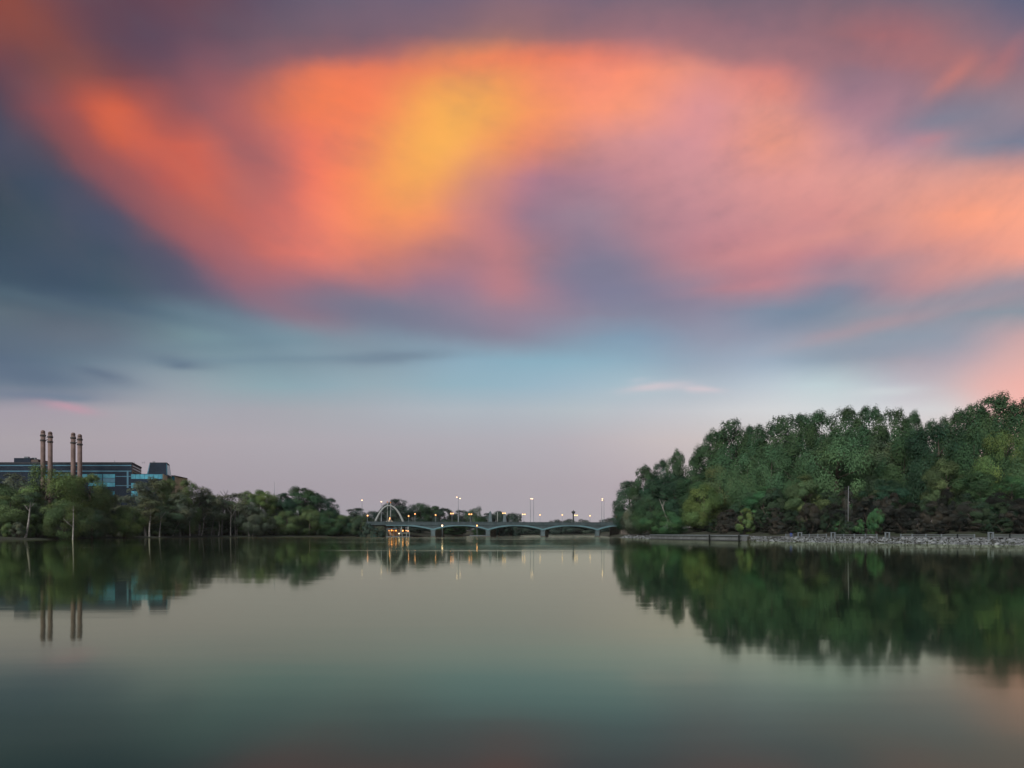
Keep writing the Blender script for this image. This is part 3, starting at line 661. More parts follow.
# ------------------------------------------------------------------ right bank: rocks, quay wall, rails
m_rock = mat('rock', (0.115, 0.125, 0.135), 0.85, noise=0.6, nscale=1.0, bump=0.5)
m_conc = mat('concrete', (0.085, 0.092, 0.098), 0.85, noise=0.25, nscale=0.7)
m_dark = mat('dark_metal', (0.03, 0.033, 0.036), 0.6, noise=0.2, nscale=2)
m_rail = mat('rail_metal', (0.12, 0.14, 0.16), 0.5, 0.3, noise=0.15, nscale=2)
def rock_mesh(seed):
    rs = np.random.RandomState(seed); b = MB(); b.ball((0, 0, 0), 1, 9, 6)
    v = np.array(b.v); pl = rs.normal(size=(9, 3)); pl /= np.linalg.norm(pl, axis=1)[:, None]; c = rs.uniform(.55, .9, 9)
    for n_, cc in zip(pl, c):
        s = v@n_; v = v-np.maximum(s-cc, 0)[:, None]*n_
    v *= np.array((1.15, .9, .75))
    me = bpy.data.meshes.new('boulder'); me.from_pydata(v.tolist(), [], b.f); me.update(); me.materials.append(m_rock); return me
ROCK = [rock_mesh(i) for i in range(6)]
rn = random.Random(21)
def boulder(px, d, s, rl, gr):
    q = bank_at(px, d); x = q[0]+rn.uniform(-.5, .5); y = q[1]+rn.uniform(-1, 1)
    o = bpy.data.objects.new('boulder', rn.choice(ROCK)); COL.objects.link(o)
    o.location = (x, y, max(gz(x, y), 0)+s*.25); o.scale = (s*rn.uniform(.8, 1.2), s*rn.uniform(.8, 1.2), s*rn.uniform(.7, 1)); o.rotation_euler = (rn.uniform(-.3, .3), rn.uniform(-.3, .3), rn.uniform(0, 6.28))
    tag(o, rl, 'boulder', gr)
for i in range(265):
    px = 752+(1034-752)*rn.random()
    boulder(px, rn.uniform(-.2, 2.9), rn.choice([.10, .13, .17, .22, .34])*rn.uniform(.8, 1.2), 'pale grey boulder in the riprap between the path and the water', 'riprap boulders below the path')
# fine rubble packed between the boulders
RB_ = MB(); rr = np.random.RandomState(4)
for i in range(2600):
    px = rr.uniform(750, 1036) if i % 8 else rr.uniform(616, 652)
    q = bank_pt(px, rr.uniform(-.3, 3.0)); z = max(gz(*q), 0); r_ = rr.uniform(.06, .17)
    v = np.array([(1, 0, 0), (-1, 0, 0), (0, 1, 0), (0, -1, 0), (0, 0, 1), (0, 0, -1)], float)*r_*rr.uniform(.6, 1.3, (6, 1))
    t_ = rr.uniform(0, 6.28); v = np.stack([v[:, 0]*math.cos(t_)-v[:, 1]*math.sin(t_), v[:, 0]*math.sin(t_)+v[:, 1]*math.cos(t_), v[:, 2]*.8], 1)+np.array((q[0], q[1], z+r_*.2))
    RB_.add(v.tolist(), [(0, 2, 4), (2, 1, 4), (1, 3, 4), (3, 0, 4), (2, 0, 5), (1, 2, 5), (3, 1, 5), (0, 3, 5)])
tag(RB_.build('rubble', m_rock), 'fine pale rubble packed between the boulders along the right waterline', 'rubble', kind='stuff')
for i in range(26):
    boulder(rn.uniform(618, 652), rn.uniform(-.2, 2.2), rn.uniform(.3, .6), 'pale grey boulder in the short riprap between the bridge and the quay wall', 'riprap boulders by the bridge')
# quay wall
qw = empty('quay_wall', (*bank_at(700, 0), 0), 'long low grey concrete quay wall at the foot of the right bank trees', 'quay wall')
pts = [p for p in RB if 652 <= CX+F*p[0]/p[1] <= 746]
def strip(pts, d0, d1, z0, z1, b):
    A = offset_line(pts, d0); Bq = offset_line(pts, d1)
    poly = [tuple(p) for p in A]+[tuple(p) for p in Bq[::-1]]
    n = len(A)
    for i in range(n-1): b.prism([tuple(A[i]), tuple(A[i+1]), tuple(Bq[i+1]), tuple(Bq[i])], z0, z1)
def local(o, par):
    for v in o.data.vertices: v.co -= par.location
b = MB(); strip(pts, -.6, .6, -.5, 1.0, b); o = b.build('wall', m_conc, qw); local(o, qw)
b = MB(); strip(pts, -.85, .9, 1.003, 1.22, b); o = b.build('coping', m_rail, qw); local(o, qw)
b = MB(); strip(pts, -1.0, -.62, -.3, .22, b); o = b.build('gap_shade_strip', m_dark, qw); local(o, qw)  # dark strip standing in for the shaded gap at the wall foot
for px, lab in [(709, 'dark mooring post standing before the middle of the quay wall'), (738, 'dark mooring post near the right end of the quay wall')]:
    q = bank_at(px, -1.3); b = MB(); b.lathe((0, 0, 0), [(.15, -1), (.15, 1.15), (.18, 1.15), (.18, 1.28), (.04, 1.36)], 8)
    tag(b.build('mooring_post', m_dark, None, True, (q[0], q[1], 0)), lab, 'mooring post', 'mooring posts at the quay wall')
# guard rails along the path edge
def rail_line(p0, p1, lab, posts):
    A = np.array(bank_at(p0, 3.0)); pts = [p for p in offset_line(RB, 3.0) if p[1] > 5 and min(p0, p1) <= CX+F*p[0]/p[1] <= max(p0, p1)]
    z = .9
    e = empty('guard_rail', (pts[0][0], pts[0][1], z), lab, 'guard rail', 'guard rail sections along the right bank path')
    for h in (.18, .42):
        b = MB(); b.tube([(p[0]-pts[0][0], p[1]-pts[0][1], h) for p in pts], .05, 6); b.build('rail', m_rail, e)
    for px in posts:
        q = bank_at(px, 3.0); b = MB(); b.box(-.07, .07, -.07, .07, -.4, .56); b.build('post', m_rail, e, loc=(q[0]-pts[0][0], q[1]-pts[0][1], 0))
rail_line(784, 799, 'short guard rail just right of the blue barrel', [785, 798])
rail_line(801, 830, 'guard rail left of the pale pole between two post frames', [802, 811, 820, 829])
rail_line(834, 884, 'guard rail in front of the pale pole', [835, 847, 854, 864, 874, 883])
rail_line(889, 983, 'longest guard rail, right of the pale pole', [890, 903, 916, 931, 942, 953, 965, 976])
rail_line(990, 1050, 'guard rail running out at the right edge', [991, 1005, 1015, 1030, 1045])
for px, lab in [(800, 'two-post frame nearest the blue barrel'), (832, 'two-post frame left of the pale pole'), (886, 'two-post frame right of the pale pole'), (986.5, 'two-post frame near the right edge')]:
    q = bank_at(px, 2.7); e = empty('post_frame', (q[0], q[1], .8), 'grey '+lab+' on the path edge', 'post frame', 'post frames along the right bank path')
    for s in (-.3, .3):
        b = MB(); b.box(s-.09, s+.09, -.09, .09, -.7, .80); b.build('post', m_rail, e)
    b = MB(); b.box(-.42, .42, -.07, .07, .803, .93); b.build('crossbar', m_rail, e)
q = bank_at(789, 4.2); b = MB(); b.lathe((0, 0, 0), [(.21, 0), (.23, .04), (.23, .2), (.26, .22), (.23, .24), (.23, .42), (.26, .44), (.23, .46), (.21, .62), (.18, .64)], 14)
m_blue = mat('blue_plastic', (0.015, 0.035, 0.16), 0.45, noise=0.1)
tag(b.build('barrel', m_blue, None, True, (q[0], q[1], gz(*q)+.05)), 'small blue barrel standing on the right bank path', 'barrel')
# pale pole under the largest willow
q = bank_at(847, 11.5); zz = gz(*q); e = empty('utility_pole', (q[0], q[1], zz), 'slim pale grey pole rising into the largest willow', 'pole')
Hh = wz(486, q[1])-zz
b = MB(); b.tube([(0, 0, -.5), (0, 0, Hh*.5), (.06, 0, Hh)], [.095, .085, .07], 10); b.build('pole', mat('pole_paint', (0.085, 0.092, 0.10), 0.7, noise=0.12, nscale=1.2), e, True)
b = MB(); b.tube([(-.45, 0, -.4), (-.4, 0, Hh*.98)], .035, 5); b.build('conduit', m_dark, e)

# ------------------------------------------------------------------ bridge
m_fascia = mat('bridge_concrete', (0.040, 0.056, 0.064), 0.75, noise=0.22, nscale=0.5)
m_arch = mat('lit_blue_steel', (0.085, 0.155, 0.185), 0.5, noise=0.12, nscale=0.6)  # light from water and sky on the soffit put into this paler blue
m_pier = mat('pier_concrete', (0.065, 0.088, 0.10), 0.8, noise=0.25, nscale=0.6)
m_pier2 = mat('stained_concrete', (0.085, 0.074, 0.066), 0.85, noise=0.3, nscale=0.6)
m_deck = mat('asphalt', (0.05, 0.05, 0.052), 0.9, noise=0.2, nscale=0.8)
BA = np.array((wx(366, 277), 277.0)); BZ = np.array((wx(626, 301), 301.0))
BL = float(np.linalg.norm(BZ-BA)); BU = (BZ-BA)/BL; BN = np.array((-BU[1], BU[0]))      # along, and away from the camera
BW = 16.0; SK = np.array((.36, 0))+BN; SK = SK/np.dot(SK, BN)                            # pier skew
br = empty('bridge', (BA[0], BA[1], 0), 'long low blue grey river bridge on haunched arches and piers', 'bridge', rz=math.atan2(BU[1], BU[0]))
def s_of(px):     # bridge station whose near face shows at column px
    k = (px-CX)/F; return (k*BA[1]-BA[0])/(BU[0]-k*BU[1])
def bpt(s, w=0.0): p = BA+BU*s+BN*w; return float(p[0]), float(p[1])
ZD, ZF, ZC, ZS = 5.25, 4.92, 4.85, 2.75
def slab(name, s0, s1, w0, w1, z0, z1, m, par=br):
    b = MB(); b.box(s0, s1, w0, w1, z0, z1); return b.build(name, m, par)
slab('deck', 0, BL+14, .35, BW-.35, ZF-.3, ZD, m_deck)
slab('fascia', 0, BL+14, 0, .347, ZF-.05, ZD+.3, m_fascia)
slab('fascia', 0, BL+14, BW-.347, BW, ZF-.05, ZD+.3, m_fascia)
for w in (.10, BW-.28):
    b = MB(); s = .1
    while s < BL+13: b.box(s, s+.14, w, w+.14, ZD+.303, ZD+.95); s += 1.6
    b.build('railing_posts', m_fascia, br)
    slab('handrail', 0, BL+14, w-.05, w+.2, ZD+.953, ZD+1.08, m_fascia)
    slab('railing_panel', 0, BL+14, w+.05, w+.09, ZD+.36, ZD+.9, m_fascia)
PS = [s_of(433), s_of(488), s_of(543), s_of(597.5)]
ends = [s_of(386)]+PS+[s_of(640)]
for i in range(5):
    a, c = ends[i], ends[i+1]
    for w, near in ((-.12, True), (BW*.5, False), (BW-.4, False)):
        dxs = float(np.dot(SK*max(w, 0), BU))
        b = MB(); n = 22; vs_ = []; dp = .5
        for k in range(n+1):
            t = k/n
            if i == 0: tt = .30+.70*t
            elif i == 4: tt = t
            else: tt = t
            q = 1-(2*tt-1)**2 if i else 1-max(0, (2*tt-1))**2
            zlo = ZS+(ZC-.28-ZS)*q; x = a+(c-a)*t
            zhi = min(zlo+.62, ZF-.06)
            vs_ += [(x, w, zlo), (x, w, zhi), (x, w+dp, zhi), (x, w+dp, zlo)]
        fs = []
        for k in range(n):
            o0, o1 = 4*k, 4*k+4
            fs += [(o0, o0+1, o1+1, o1)[::-1], (o0+1, o0+2, o1+2, o1+1)[::-1], (o0+2, o0+3, o1+3, o1+2)[::-1], (o0+3, o0, o1, o1+3)[::-1]]
        fs += [(0, 1, 2, 3), (4*n+3, 4*n+2, 4*n+1, 4*n)]
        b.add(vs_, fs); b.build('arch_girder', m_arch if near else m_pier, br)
        if near or w > BW*.7:
            b = MB(); ww = .18 if near else BW-.62; sv = []
            for k in range(n+1):
                x, zl = vs_[4*k][0], vs_[4*k][2]+.3
                sv += [(x, ww, zl), (x, ww, ZF-.052), (x, ww+.15, ZF-.052), (x, ww+.15, zl)]
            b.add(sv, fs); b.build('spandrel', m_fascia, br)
for i, s in enumerate(PS):
    for k, (w, wd, m) in enumerate([(0.0, 1.5, m_pier), (7.3, 1.7, m_pier2), (13.0, 1.7, m_pier2)]):
        sh = float(np.dot(SK*w, BU)); b = MB()
        b.prism([(s+sh-wd/2, w), (s+sh+wd/2, w), (s+sh+wd/2+.3, w+2.2), (s+sh-wd/2+.3, w+2.2)], -3, ZS-.2,
                [(s+sh-wd/2-.15, w), (s+sh+wd/2+.15, w), (s+sh+wd/2+.45, w+2.2), (s+sh-wd/2+.15, w+2.2)])
        p = b.build('pier', m, br)
        b = MB(); b.box(s+sh-wd*.75, s+sh+wd*.75, w+.03, w+2.3, ZS-.197, ZS+.28); b.build('pier_cap', m, p)
    b = MB(); sh = float(np.dot(SK*9, BU)); b.prism([(s-1.1, -.1), (s+1.1, -.1), (s+sh*1.6+1.3, 15.2), (s+sh*1.6-1.1, 15.2)], -3, .35); b.build('footing', m_pier2, br)
b = MB(); b.box(s_of(384), s_of(394), 1.2, BW-.5, -1, ZF-.06); b.build('abutment', m_pier2, br)
b = MB(); b.box(s_of(622), BL+14, .5, BW-.5, -1, ZF-.06); b.build('abutment', m_pier2, br)
b = MB(); b.prism([(.3, -5.5), (s_of(388), -2.5), (s_of(388), BW+16), (.3, BW+16)], -.5, ZF-.32, [(1, .6), (s_of(384)-.01, .6), (s_of(384)-.01, BW+15), (1, BW+15)]); b.build('embankment', m_ground, br)
b = MB(); b.box(0, s_of(412), BW+.01, BW+14, ZF-.3, ZD-.02); b.build('plaza', m_fascia, br)

# lamps: small globe lamps and tall masts
def emat(name, c, s): return mat(name, (0.8, 0.7, 0.5), 0.5, emit=c, estr=s)
m_or = emat('orange_lamp', (1.0, 0.32, 0.04), 3.2); m_yl = emat('yellow_lamp', (1.0, 0.52, 0.14), 2.6); m_wt = emat('warm_white_lamp', (1.0, 0.62, 0.36), 3.2)
m_post = mat('lamp_post', (0.16, 0.18, 0.20), 0.5, 0.4, noise=0.15)
LMP = {}
def short_lamp(px, py, w, lab, m=m_or, twin=False):
    s = s_of(px); x, y = bpt(s, w)
    y2 = y; x = wx(px, y2)
    z0 = ZD; h = wz(py, y2)-z0
    e = empty('street_lamp', (x, y2, z0), lab, 'street lamp', 'short lamps along the bridge')
    b = MB(); b.tube([(0, 0, 0), (0, 0, .5), (0, 0, .55), (0, 0, h-.3)], [.14, .13, .07, .06], 7); b.build('post', m_post, e, True)
    for dx_ in ((-.45, .45) if twin else (0,)):
        b = MB(); b.ball((dx_, 0, h), .27, 9, 6); b.build('globe', m, e, True)
        b = MB(); b.lathe((dx_, 0, h), [(.24, .20), (.28, .22), (.05, .42), (.02, .5)], 8); b.build('cap', m_post, e)
    if twin:
        b = MB(); b.tube([(-.45, 0, h-.25), (0, 0, h-.42), (.45, 0, h-.25)], .05, 6); b.build('arm', m_post, e)
for px, py, w, m, tw, lab in [
 (367.6, 515.6, 3, m_or, 0, 'orange globe lamp at the left end of the bridge'),
 (408.6, 516.0, .8, m_or, 0, 'small orange globe lamp at the right foot of the white arch'),
 (415.0, 513.9, 8, m_or, 0, 'orange globe lamp one step right of the white arch'),
 (435.6, 515.0, .8, m_or, 0, 'orange globe lamp over the first full pier'),
 (452.0, 513.5, 10, m_or, 1, 'twin orange globe lamp just left of the tall twin headed mast'),
 (470.3, 514.2, .8, m_or, 1, 'twin orange globe lamp right of the tall twin headed mast'),
 (504.0, 513.2, 1.2, m_yl, 1, 'twin lamp in front of the right stone pylon'),
 (523.8, 514.3, .8, m_yl, 1, 'twin yellow globe lamp just left of the pair of tall poles'),
 (540.0, 514.9, 1, m_yl, 0, 'yellow globe lamp just right of the pair of tall poles'),
 (562.3, 514.9, 1, m_yl, 0, 'yellow globe lamp left of the far tower'),
 (576.0, 515.3, 1, m_yl, 1, 'twin yellow globe lamp immediately right of the far tower'),
 (590.0, 515.7, 1, m_yl, 0, 'yellow globe lamp left of the tall pole near the right bank'),
 (616.0, 516.5, 1, m_yl, 0, 'yellow globe lamp half hidden by the tree at the right end')]:
    short_lamp(px, py, w, lab, m, bool(tw))
def mast(px, py, w, lab, heads=((0, 0),), m=m_wt, r=.11):
    x, y = bpt(s_of(px), w); x = wx(px, y); h = wz(py, y)-ZD
    e = empty('lamp_mast', (x, y, ZD), lab, 'lamp mast', 'tall lamp masts on the bridge')
    b = MB(); b.tube([(0, 0, 0), (0, 0, .8), (0, 0, .85), (0, 0, h*.5), (0, 0, h-.1)], [.2, .2, r*1.3, r, r*.75], 8); b.build('mast', m_post, e, True)
    for hx, hz in heads:
        b = MB(); b.tube([(0, 0, h-.3+hz), (hx, 0, h+.02+hz)], .06, 6); b.build('arm', m_post, e)
        b = MB(); b.box(hx-.34, hx+.34, -.2, .2, h+.1+hz, h+.26+hz); hd = b.build('lamp_head', m_post, e)
        b = MB(); b.ball((hx, 0, h-.07+hz), .30, 9, 6, .55); b.build('lens', m, hd, True)
mast(362, 500, 6, 'tall lamp mast left of the white arch, bright against the sky')
mast(381.3, 501.6, 1, 'tall lamp mast in front of the left half of the white arch')
mast(458.3, 497, 1, 'tall lamp mast with two unequal bright heads, left of the stone pylons', ((-.6, 0), (.75, -.55)))
mast(530.3, 498.6, 1, 'left one of the pair of tall lamp poles at mid bridge', ((.35, 0),))
mast(533.6, 498.6, BW-1, 'right one of the pair of tall lamp poles at mid bridge', ((-.5, 0),))
mast(601.8, 498.7, 1, 'tall lamp mast with a bright head beside the right bank trees', ((.25, 0), (.25, -.6)))
mast(604.0, 500.5, BW-1, 'plain tall pole just right of the bright headed mast at the right bank', ((-.3, 0),), m_post)
# white gateway arch with its masts and plinth on the plaza
m_white = mat('white_paint', (0.20, 0.215, 0.215), 0.5, noise=0.08)
YA = 297.5; zb = ZD-.02
ar = empty('gateway_arch', (wx(389.3, YA), YA, zb), 'white tubular arch standing at the left end of the bridge', 'arch')
hw = wx(404, YA)-wx(374, YA); hw /= 2; hA = wz(505.6, YA)-zb
b = MB(); b.tube([(hw*(i/14-1), .0, hA*(1-abs(i/14-1)**2.1)) for i in range(29)], [.30+.22*abs(i/14-1) for i in range(29)], 9); b.build('arch_tube', m_white, ar, True)
for s in (-1, 1):
    b = MB(); b.box(s*hw-.8, s*hw+.8, -.8, .8, -.2, .5); b.build('foot', m_pier, ar)
for px, py, lab in [(387.4, 501.5, 'white mast with an orange tip inside the arch, left one of two'), (390.6, 502, 'white mast with an orange tip inside the arch, right one of two')]:
    Y2 = YA+1.5; h = wz(py, Y2)-zb; e = empty('flag_mast', (wx(px, Y2), Y2, zb), lab, 'mast', 'masts inside the white arch')
    b = MB(); b.tube([(0, 0, 0), (0, 0, h-.5)], [.24, .17], 8); b.build('mast', m_white, e, True)
    b = MB(); b.lathe((0, 0, h), [(.22, -.5), (.24, -.3), (.15, 0), (.02, .12)], 8); b.build('tip', mat('orange_tip', (0.55, 0.20, 0.06), 0.5, noise=0.1), e)
Y2 = YA+4; e = empty('monument', (wx(389.5, Y2), Y2, zb), 'stepped cream stone monument under the white arch', 'monument')
m_cream = mat('cream_stone', (0.42, 0.37, 0.30), 0.8, noise=0.18, nscale=0.8)
for nm, h_, z0, z1 in (('base', 2.1, 0, .9), ('tier', 1.5, .903, 1.7), ('block', .9, 1.703, 2.3)):
    b = MB(); b.prism([(-h_, -h_*.6), (h_, -h_*.6), (h_, h_*.6), (-h_, h_*.6)], z0, z1, [(-h_*.92, -h_*.55), (h_*.92, -h_*.55), (h_*.92, h_*.55), (-h_*.92, h_*.55)]); b.build(nm, m_cream, e)
b = MB(); b.ball((.35, -.4, 2.75), .42, 9, 6, 1.2); b.build('lamp', m_or, e, True)
# stone pylons
for px, py, lab in [(490.2, 511.0, 'tapered grey stone pylon, left and taller looking of the pair on the bridge'), (504.6, 512.8, 'tapered grey stone pylon behind the twin lamp, right one of the pair')]:
    x, y = bpt(s_of(px), BW-2.5); x = wx(px, y); h = wz(py, y)-ZD; e = empty('stone_pylon', (x, y, ZD), lab, 'pylon', 'stone pylons on the bridge')
    b = MB(); b.prism([(-.95, -.95), (.95, -.95), (.95, .95), (-.95, .95)], 0, h-.6, [(-.5, -.5), (.5, -.5), (.5, .5), (-.5, .5)]); b.build('shaft', m_pier, e)
    b = MB(); b.prism([(-.5, -.5), (.5, -.5), (.5, .5), (-.5, .5)], h-.597, h, [(-.12, -.12), (.12, -.12), (.12, .12), (-.12, .12)]); b.build('cap', m_pier, e)
    b = MB(); b.box(-1.15, 1.15, -1.15, 1.15, .003, .7); b.build('plinth', m_pier, e)
x, y = bpt(s_of(497.5), 1.0); x = wx(497.5, y); h = wz(512, y)-ZD
e = empty('traffic_light_mast', (x, y, ZD), 'pale mast with a side arm between the two stone pylons', 'mast')
b = MB(); b.tube([(0, 0, 0), (0, 0, h)], [.17, .13], 8); b.build('mast', m_white, e, True)
b = MB(); b.tube([(0, 0, h-.15), (-1.6, 0, h-.05)], .07, 6); b.build('arm', m_white, e, True)
b = MB(); b.ball((-1.5, 0, h-.5), .38, 9, 6, .8); b.build('fixture', m_white, e, True)
# a few lights below the deck
def low_lamp(px, py, D, z0, lab, m=m_or, r=.28, pole=True, grp='lamps below the bridge deck'):
    x = wx(px, D); h = wz(py, D)-z0; e = empty('bank_lamp', (x, D, z0), lab, 'lamp', grp)
    b = MB(); b.tube([(0, 0, -.3), (0, 0, h-.2)], [.07, .05], 6); b.build('post', m_post, e, True)
    b = MB(); b.ball((0, 0, h), r, 9, 6); b.build('globe', m, e, True)
low_lamp(442.2, 525.6, 275.0, -2, 'orange lamp on a post in the water right of the first full pier', m_wt, .34)
low_lamp(477.0, 525.6, 278.0, -2, 'orange lamp on a post below the second full span', m_or, .30)
low_lamp(215.3, 528.6, 268, gz(wx(215.3, 268), 268), 'small orange lamp between pale trunks on the left bank', m_or, .17)
low_lamp(247.2, 516.0, 285, gz(wx(247.2, 285), 285), 'faint orange lamp high in the trees left of the radio mast', m_or, .12)
# boathouse under the left end of the bridge
YB = 271.0
bh = empty('boathouse', (wx(399, YB), YB, 0), 'small open boathouse lit orange under the left end of the bridge', 'boathouse')
px2 = lambda p: wx(p, YB)-wx(399, YB)
b = MB(); b.box(px2(386.5), px2(410.5), -1.5, 4.5, -.6, .35); b.build('float', m_conc, bh)
b = MB(); b.box(px2(387), px2(398), 3.6, 3.9, .353, 3.0); b.build('back_wall', mat('warm_wall', (0.22, 0.13, 0.08), 0.8, noise=0.15), bh)
b = MB(); b.prism([(px2(386.8), -.6), (px2(397.5), -.6), (px2(397.5), 4.2), (px2(386.8), 4.2)], 3.003, 3.45, [(px2(388), .4), (px2(396.5), .4), (px2(396.5), 3.2), (px2(388), 3.2)]); b.build('roof', m_fascia, bh)
for p in (387.2, 390.5, 394, 397.2):
    b = MB(); b.tube([(px2(p), -.3, .35), (px2(p), -.3, 3.0)], .07, 6); b.build('post', m_white, bh)
for p0, p1, pt in ((399.6, 402.2, 401.5), (406.4, 409.6, 408.2)):
    b = MB(); b.tube([(px2(p0), 0, .35), (px2(pt), 0, 4.3)], .13, 6); b.tube([(px2(p1), 0, .35), (px2(pt), 0, 4.3)], .13, 6); b.build('gangway_frame', m_white, bh)
b = MB(); b.box(px2(399), px2(410), .3, 1.3, 1.5, 1.68); b.build('gangway', m_white, bh)
for p, yy, r in ((388.6, 530.6, .18), (391.2, 530.4, .28), (393.4, 530.8, .18), (395.6, 530.6, .26), (402.4, 530.7, .30), (405.8, 530.6, .18), (407.6, 531, .24)):
    b = MB(); b.ball((px2(p), 1.0, wz(yy, YB)), r, 9, 6); b.build('lantern', m_or, bh, True)
b = MB(); b.ball((px2(399.3), -.6, wz(533.5, YB)), .22, 9, 6); b.build('lantern', m_wt, bh, True)
# small dock on the bank seen under the second span
dk = empty('dock', (wx(478, 325), 325, 0), 'pale floating dock on the far side below the second full span', 'dock')
b = MB(); b.box(-4, 4, -1, 1, -.2, .4); b.build('float', m_conc, dk)
b = MB(); b.box(-3.9, 3.9, -1.05, 1.05, .403, .55); b.build('planking', m_rail, dk)
for s in (-3.6, 0, 3.6):
    b = MB(); b.tube([(s, 1.15, -2), (s, 1.15, 1.5)], .1, 6); b.build('pile', m_dark, dk)
# far tower and radio mast
D = 520; z0 = gz(wx(573.4, D), D) if False else 2.0
D = 566; e = empty('lookout_tower', (wx(573.4, D), D, 2.0), 'dark slim tower with a wide flat head far beyond the bridge', 'tower')
h = wz(510.3, D)-2.0
b = MB(); b.lathe((0, 0, 0), [(.95, 0), (.75, h*.5), (.62, h*.84)], 10); b.build('shaft', m_dark, e, True)
b = MB(); b.lathe((0, 0, 0), [(.6, h*.84+.003), (1.5, h*.89), (1.6, h*.95), (.5, h*.96), (.3, h)], 12); b.build('head', m_dark, e)
D = 360; z0 = gz(wx(274.4, D), D); e = empty('radio_mast', (wx(274.4, D), D, z0), 'very thin radio mast rising above the left bank trees', 'mast')
h = wz(481.5, D)-z0
b = MB(); b.tube([(0, 0, 0), (0, 0, h*.7), (0, 0, h)], [.2, .14, .05], 6); b.build('mast', m_post, e, True)
b = MB(); [b.box(-.4, .4, -.05, .05, h*f, h*f+.1) for f in (.6, .7, .8)]; b.build('antenna', m_post, e)

# ------------------------------------------------------------------ power house, offices and chimneys on the left
m_wall = mat('dark_cladding', (0.006, 0.013, 0.026), 0.85, noise=0.25, nscale=0.3)
m_side = mat('brown_cladding', (0.07, 0.052, 0.05), 0.75, noise=0.2, nscale=0.4)
m_cyan = mat('sky_cyan_glass', (0.042, 0.20, 0.28), 0.18, noise=0.3, nscale=0.35)  # cyan of the reflected sky put into the base colour
m_band = mat('blue_glass_band', (0.045, 0.125, 0.185), 0.25, noise=0.15, nscale=0.3)
m_crw = mat('cream_wall', (0.30, 0.26, 0.17), 0.8, noise=0.12, nscale=0.4)
m_roof = mat('roof_felt', (0.03, 0.032, 0.04), 0.9, noise=0.2)
YO = 272.0
ob = empty('office_building', (wx(132, YO), YO, 0), 'long dark office block with pale blue window bands behind the chimneys', 'office building')
OX, OY = ob.location.x, ob.location.y
def opx(p, Y=YO): return wx(p, Y)-OX
gb = 0.5
top = wz(462.2, YO)
poly = [(opx(-48), 0), (0, 0), (wx(141, 292)-OX, 20), (opx(-48), 20)]
b = MB(); b.prism(poly, gb, top-.6); b.build('wall', m_wall, ob)
b = MB(); b.prism([(opx(-48)-.2, -.2), (.2, -.2), (wx(141, 292)-OX+.25, 20.2), (opx(-48)-.2, 20.2)], top-.597, top); b.build('roof', m_roof, ob)
# side cladding on the end wall
ex, ey = wx(141, 292)-OX, 20.0
def side_quad(name, t0, t1, z0, z1, m, out=.03):
    n = np.array((ey, -ex))/math.hypot(ex, ey)
    a = np.array((ex, ey))*t0+n*out; c = np.array((ex, ey))*t1+n*out; d = n*.15
    b = MB(); b.prism([tuple(a-d), tuple(c-d), tuple(c), tuple(a)][::-1], z0, z1); b.build(name, m, ob)
side_quad('end_cladding', .0, .995, wz(475, YO), top-.8, m_side, .16)
for yy in (465.4, 468.2, 471): side_quad('end_band', .02, .97, wz(yy+.6, YO), wz(yy-.3, YO), m_crw if yy > 470 else m_band, .22)
def win(name, p0, p1, y0, y1, m, par=ob, Y=YO, out=.05, dep=.06):
    b = MB(); b.box(wx(p0, Y-out)-par.location.x, wx(p1, Y-out)-par.location.x, Y-out-dep-par.location.y, Y-out-par.location.y, wz(y1, Y), wz(y0, Y))
    return b.build(name, m, par)
for yy in (465.4, 471.1):
    win('window_band', -46, 131.4, yy-.45, yy+.55, m_band, out=-.02)
for p0, p1, y0, y1 in [(88.5, 102.2, 474.2, 478.2), (103, 115, 474.2, 477.8), (103, 115, 482.6, 486.6), (88.5, 102, 482.8, 486), (108.6, 114.5, 491.2, 495.5), (60, 76, 474.5, 478), (77, 87.5, 474.2, 478), (40, 58, 474.5, 478)]:
    f = win('window', p0, p1, y0, y1, m_cyan, out=-.02)
for p0, p1, y0, y1 in [(103, 115, 478.2, 482.2), (88.5, 102, 478.5, 482.4)]:
    win('tinted_window', p0, p1, y0, y1, m_band, out=-.02)
win('stair_window', 126.8, 128.6, 470.6, 488, m_band, out=.06)
for yy in (476.4, 485.6): win('window_strip', 115.6, 131, yy-.35, yy+.35, m_band, out=-.02)
# roof blocks
def blk(name, p0, p1, ytop, ybot, y0, y1, m, par=ob):
    b = MB(); b.box(opx(p0, YO+y0), opx(p1, YO+y0), y0, y1, wz(ybot, YO), wz(ytop, YO+y0)); return b.build(name, m, par)
pe = blk('penthouse', 14, 30.5, 458, 462.2, 2, 9, m_wall)
blk('penthouse_annex', 30.6, 38, 459.6, 462.2, 2.2, 8, m_side)
for p in (24, 25.5, 27, 31.5, 34): blk('roof_unit', p, p+1.1, 456.6 if p < 31 else 457.6, 458 if p < 30 else 459.6, 4, 5, m_rail)
for p, yt in ((108.8, 459.5), (128.6, 460.8), (137, 461), (139, 460.6)):
    b = MB(); b.tube([(opx(p), 4, top), (opx(p), 4, wz(yt, YO))], .1, 5); b.build('vent_pipe', m_post, ob)
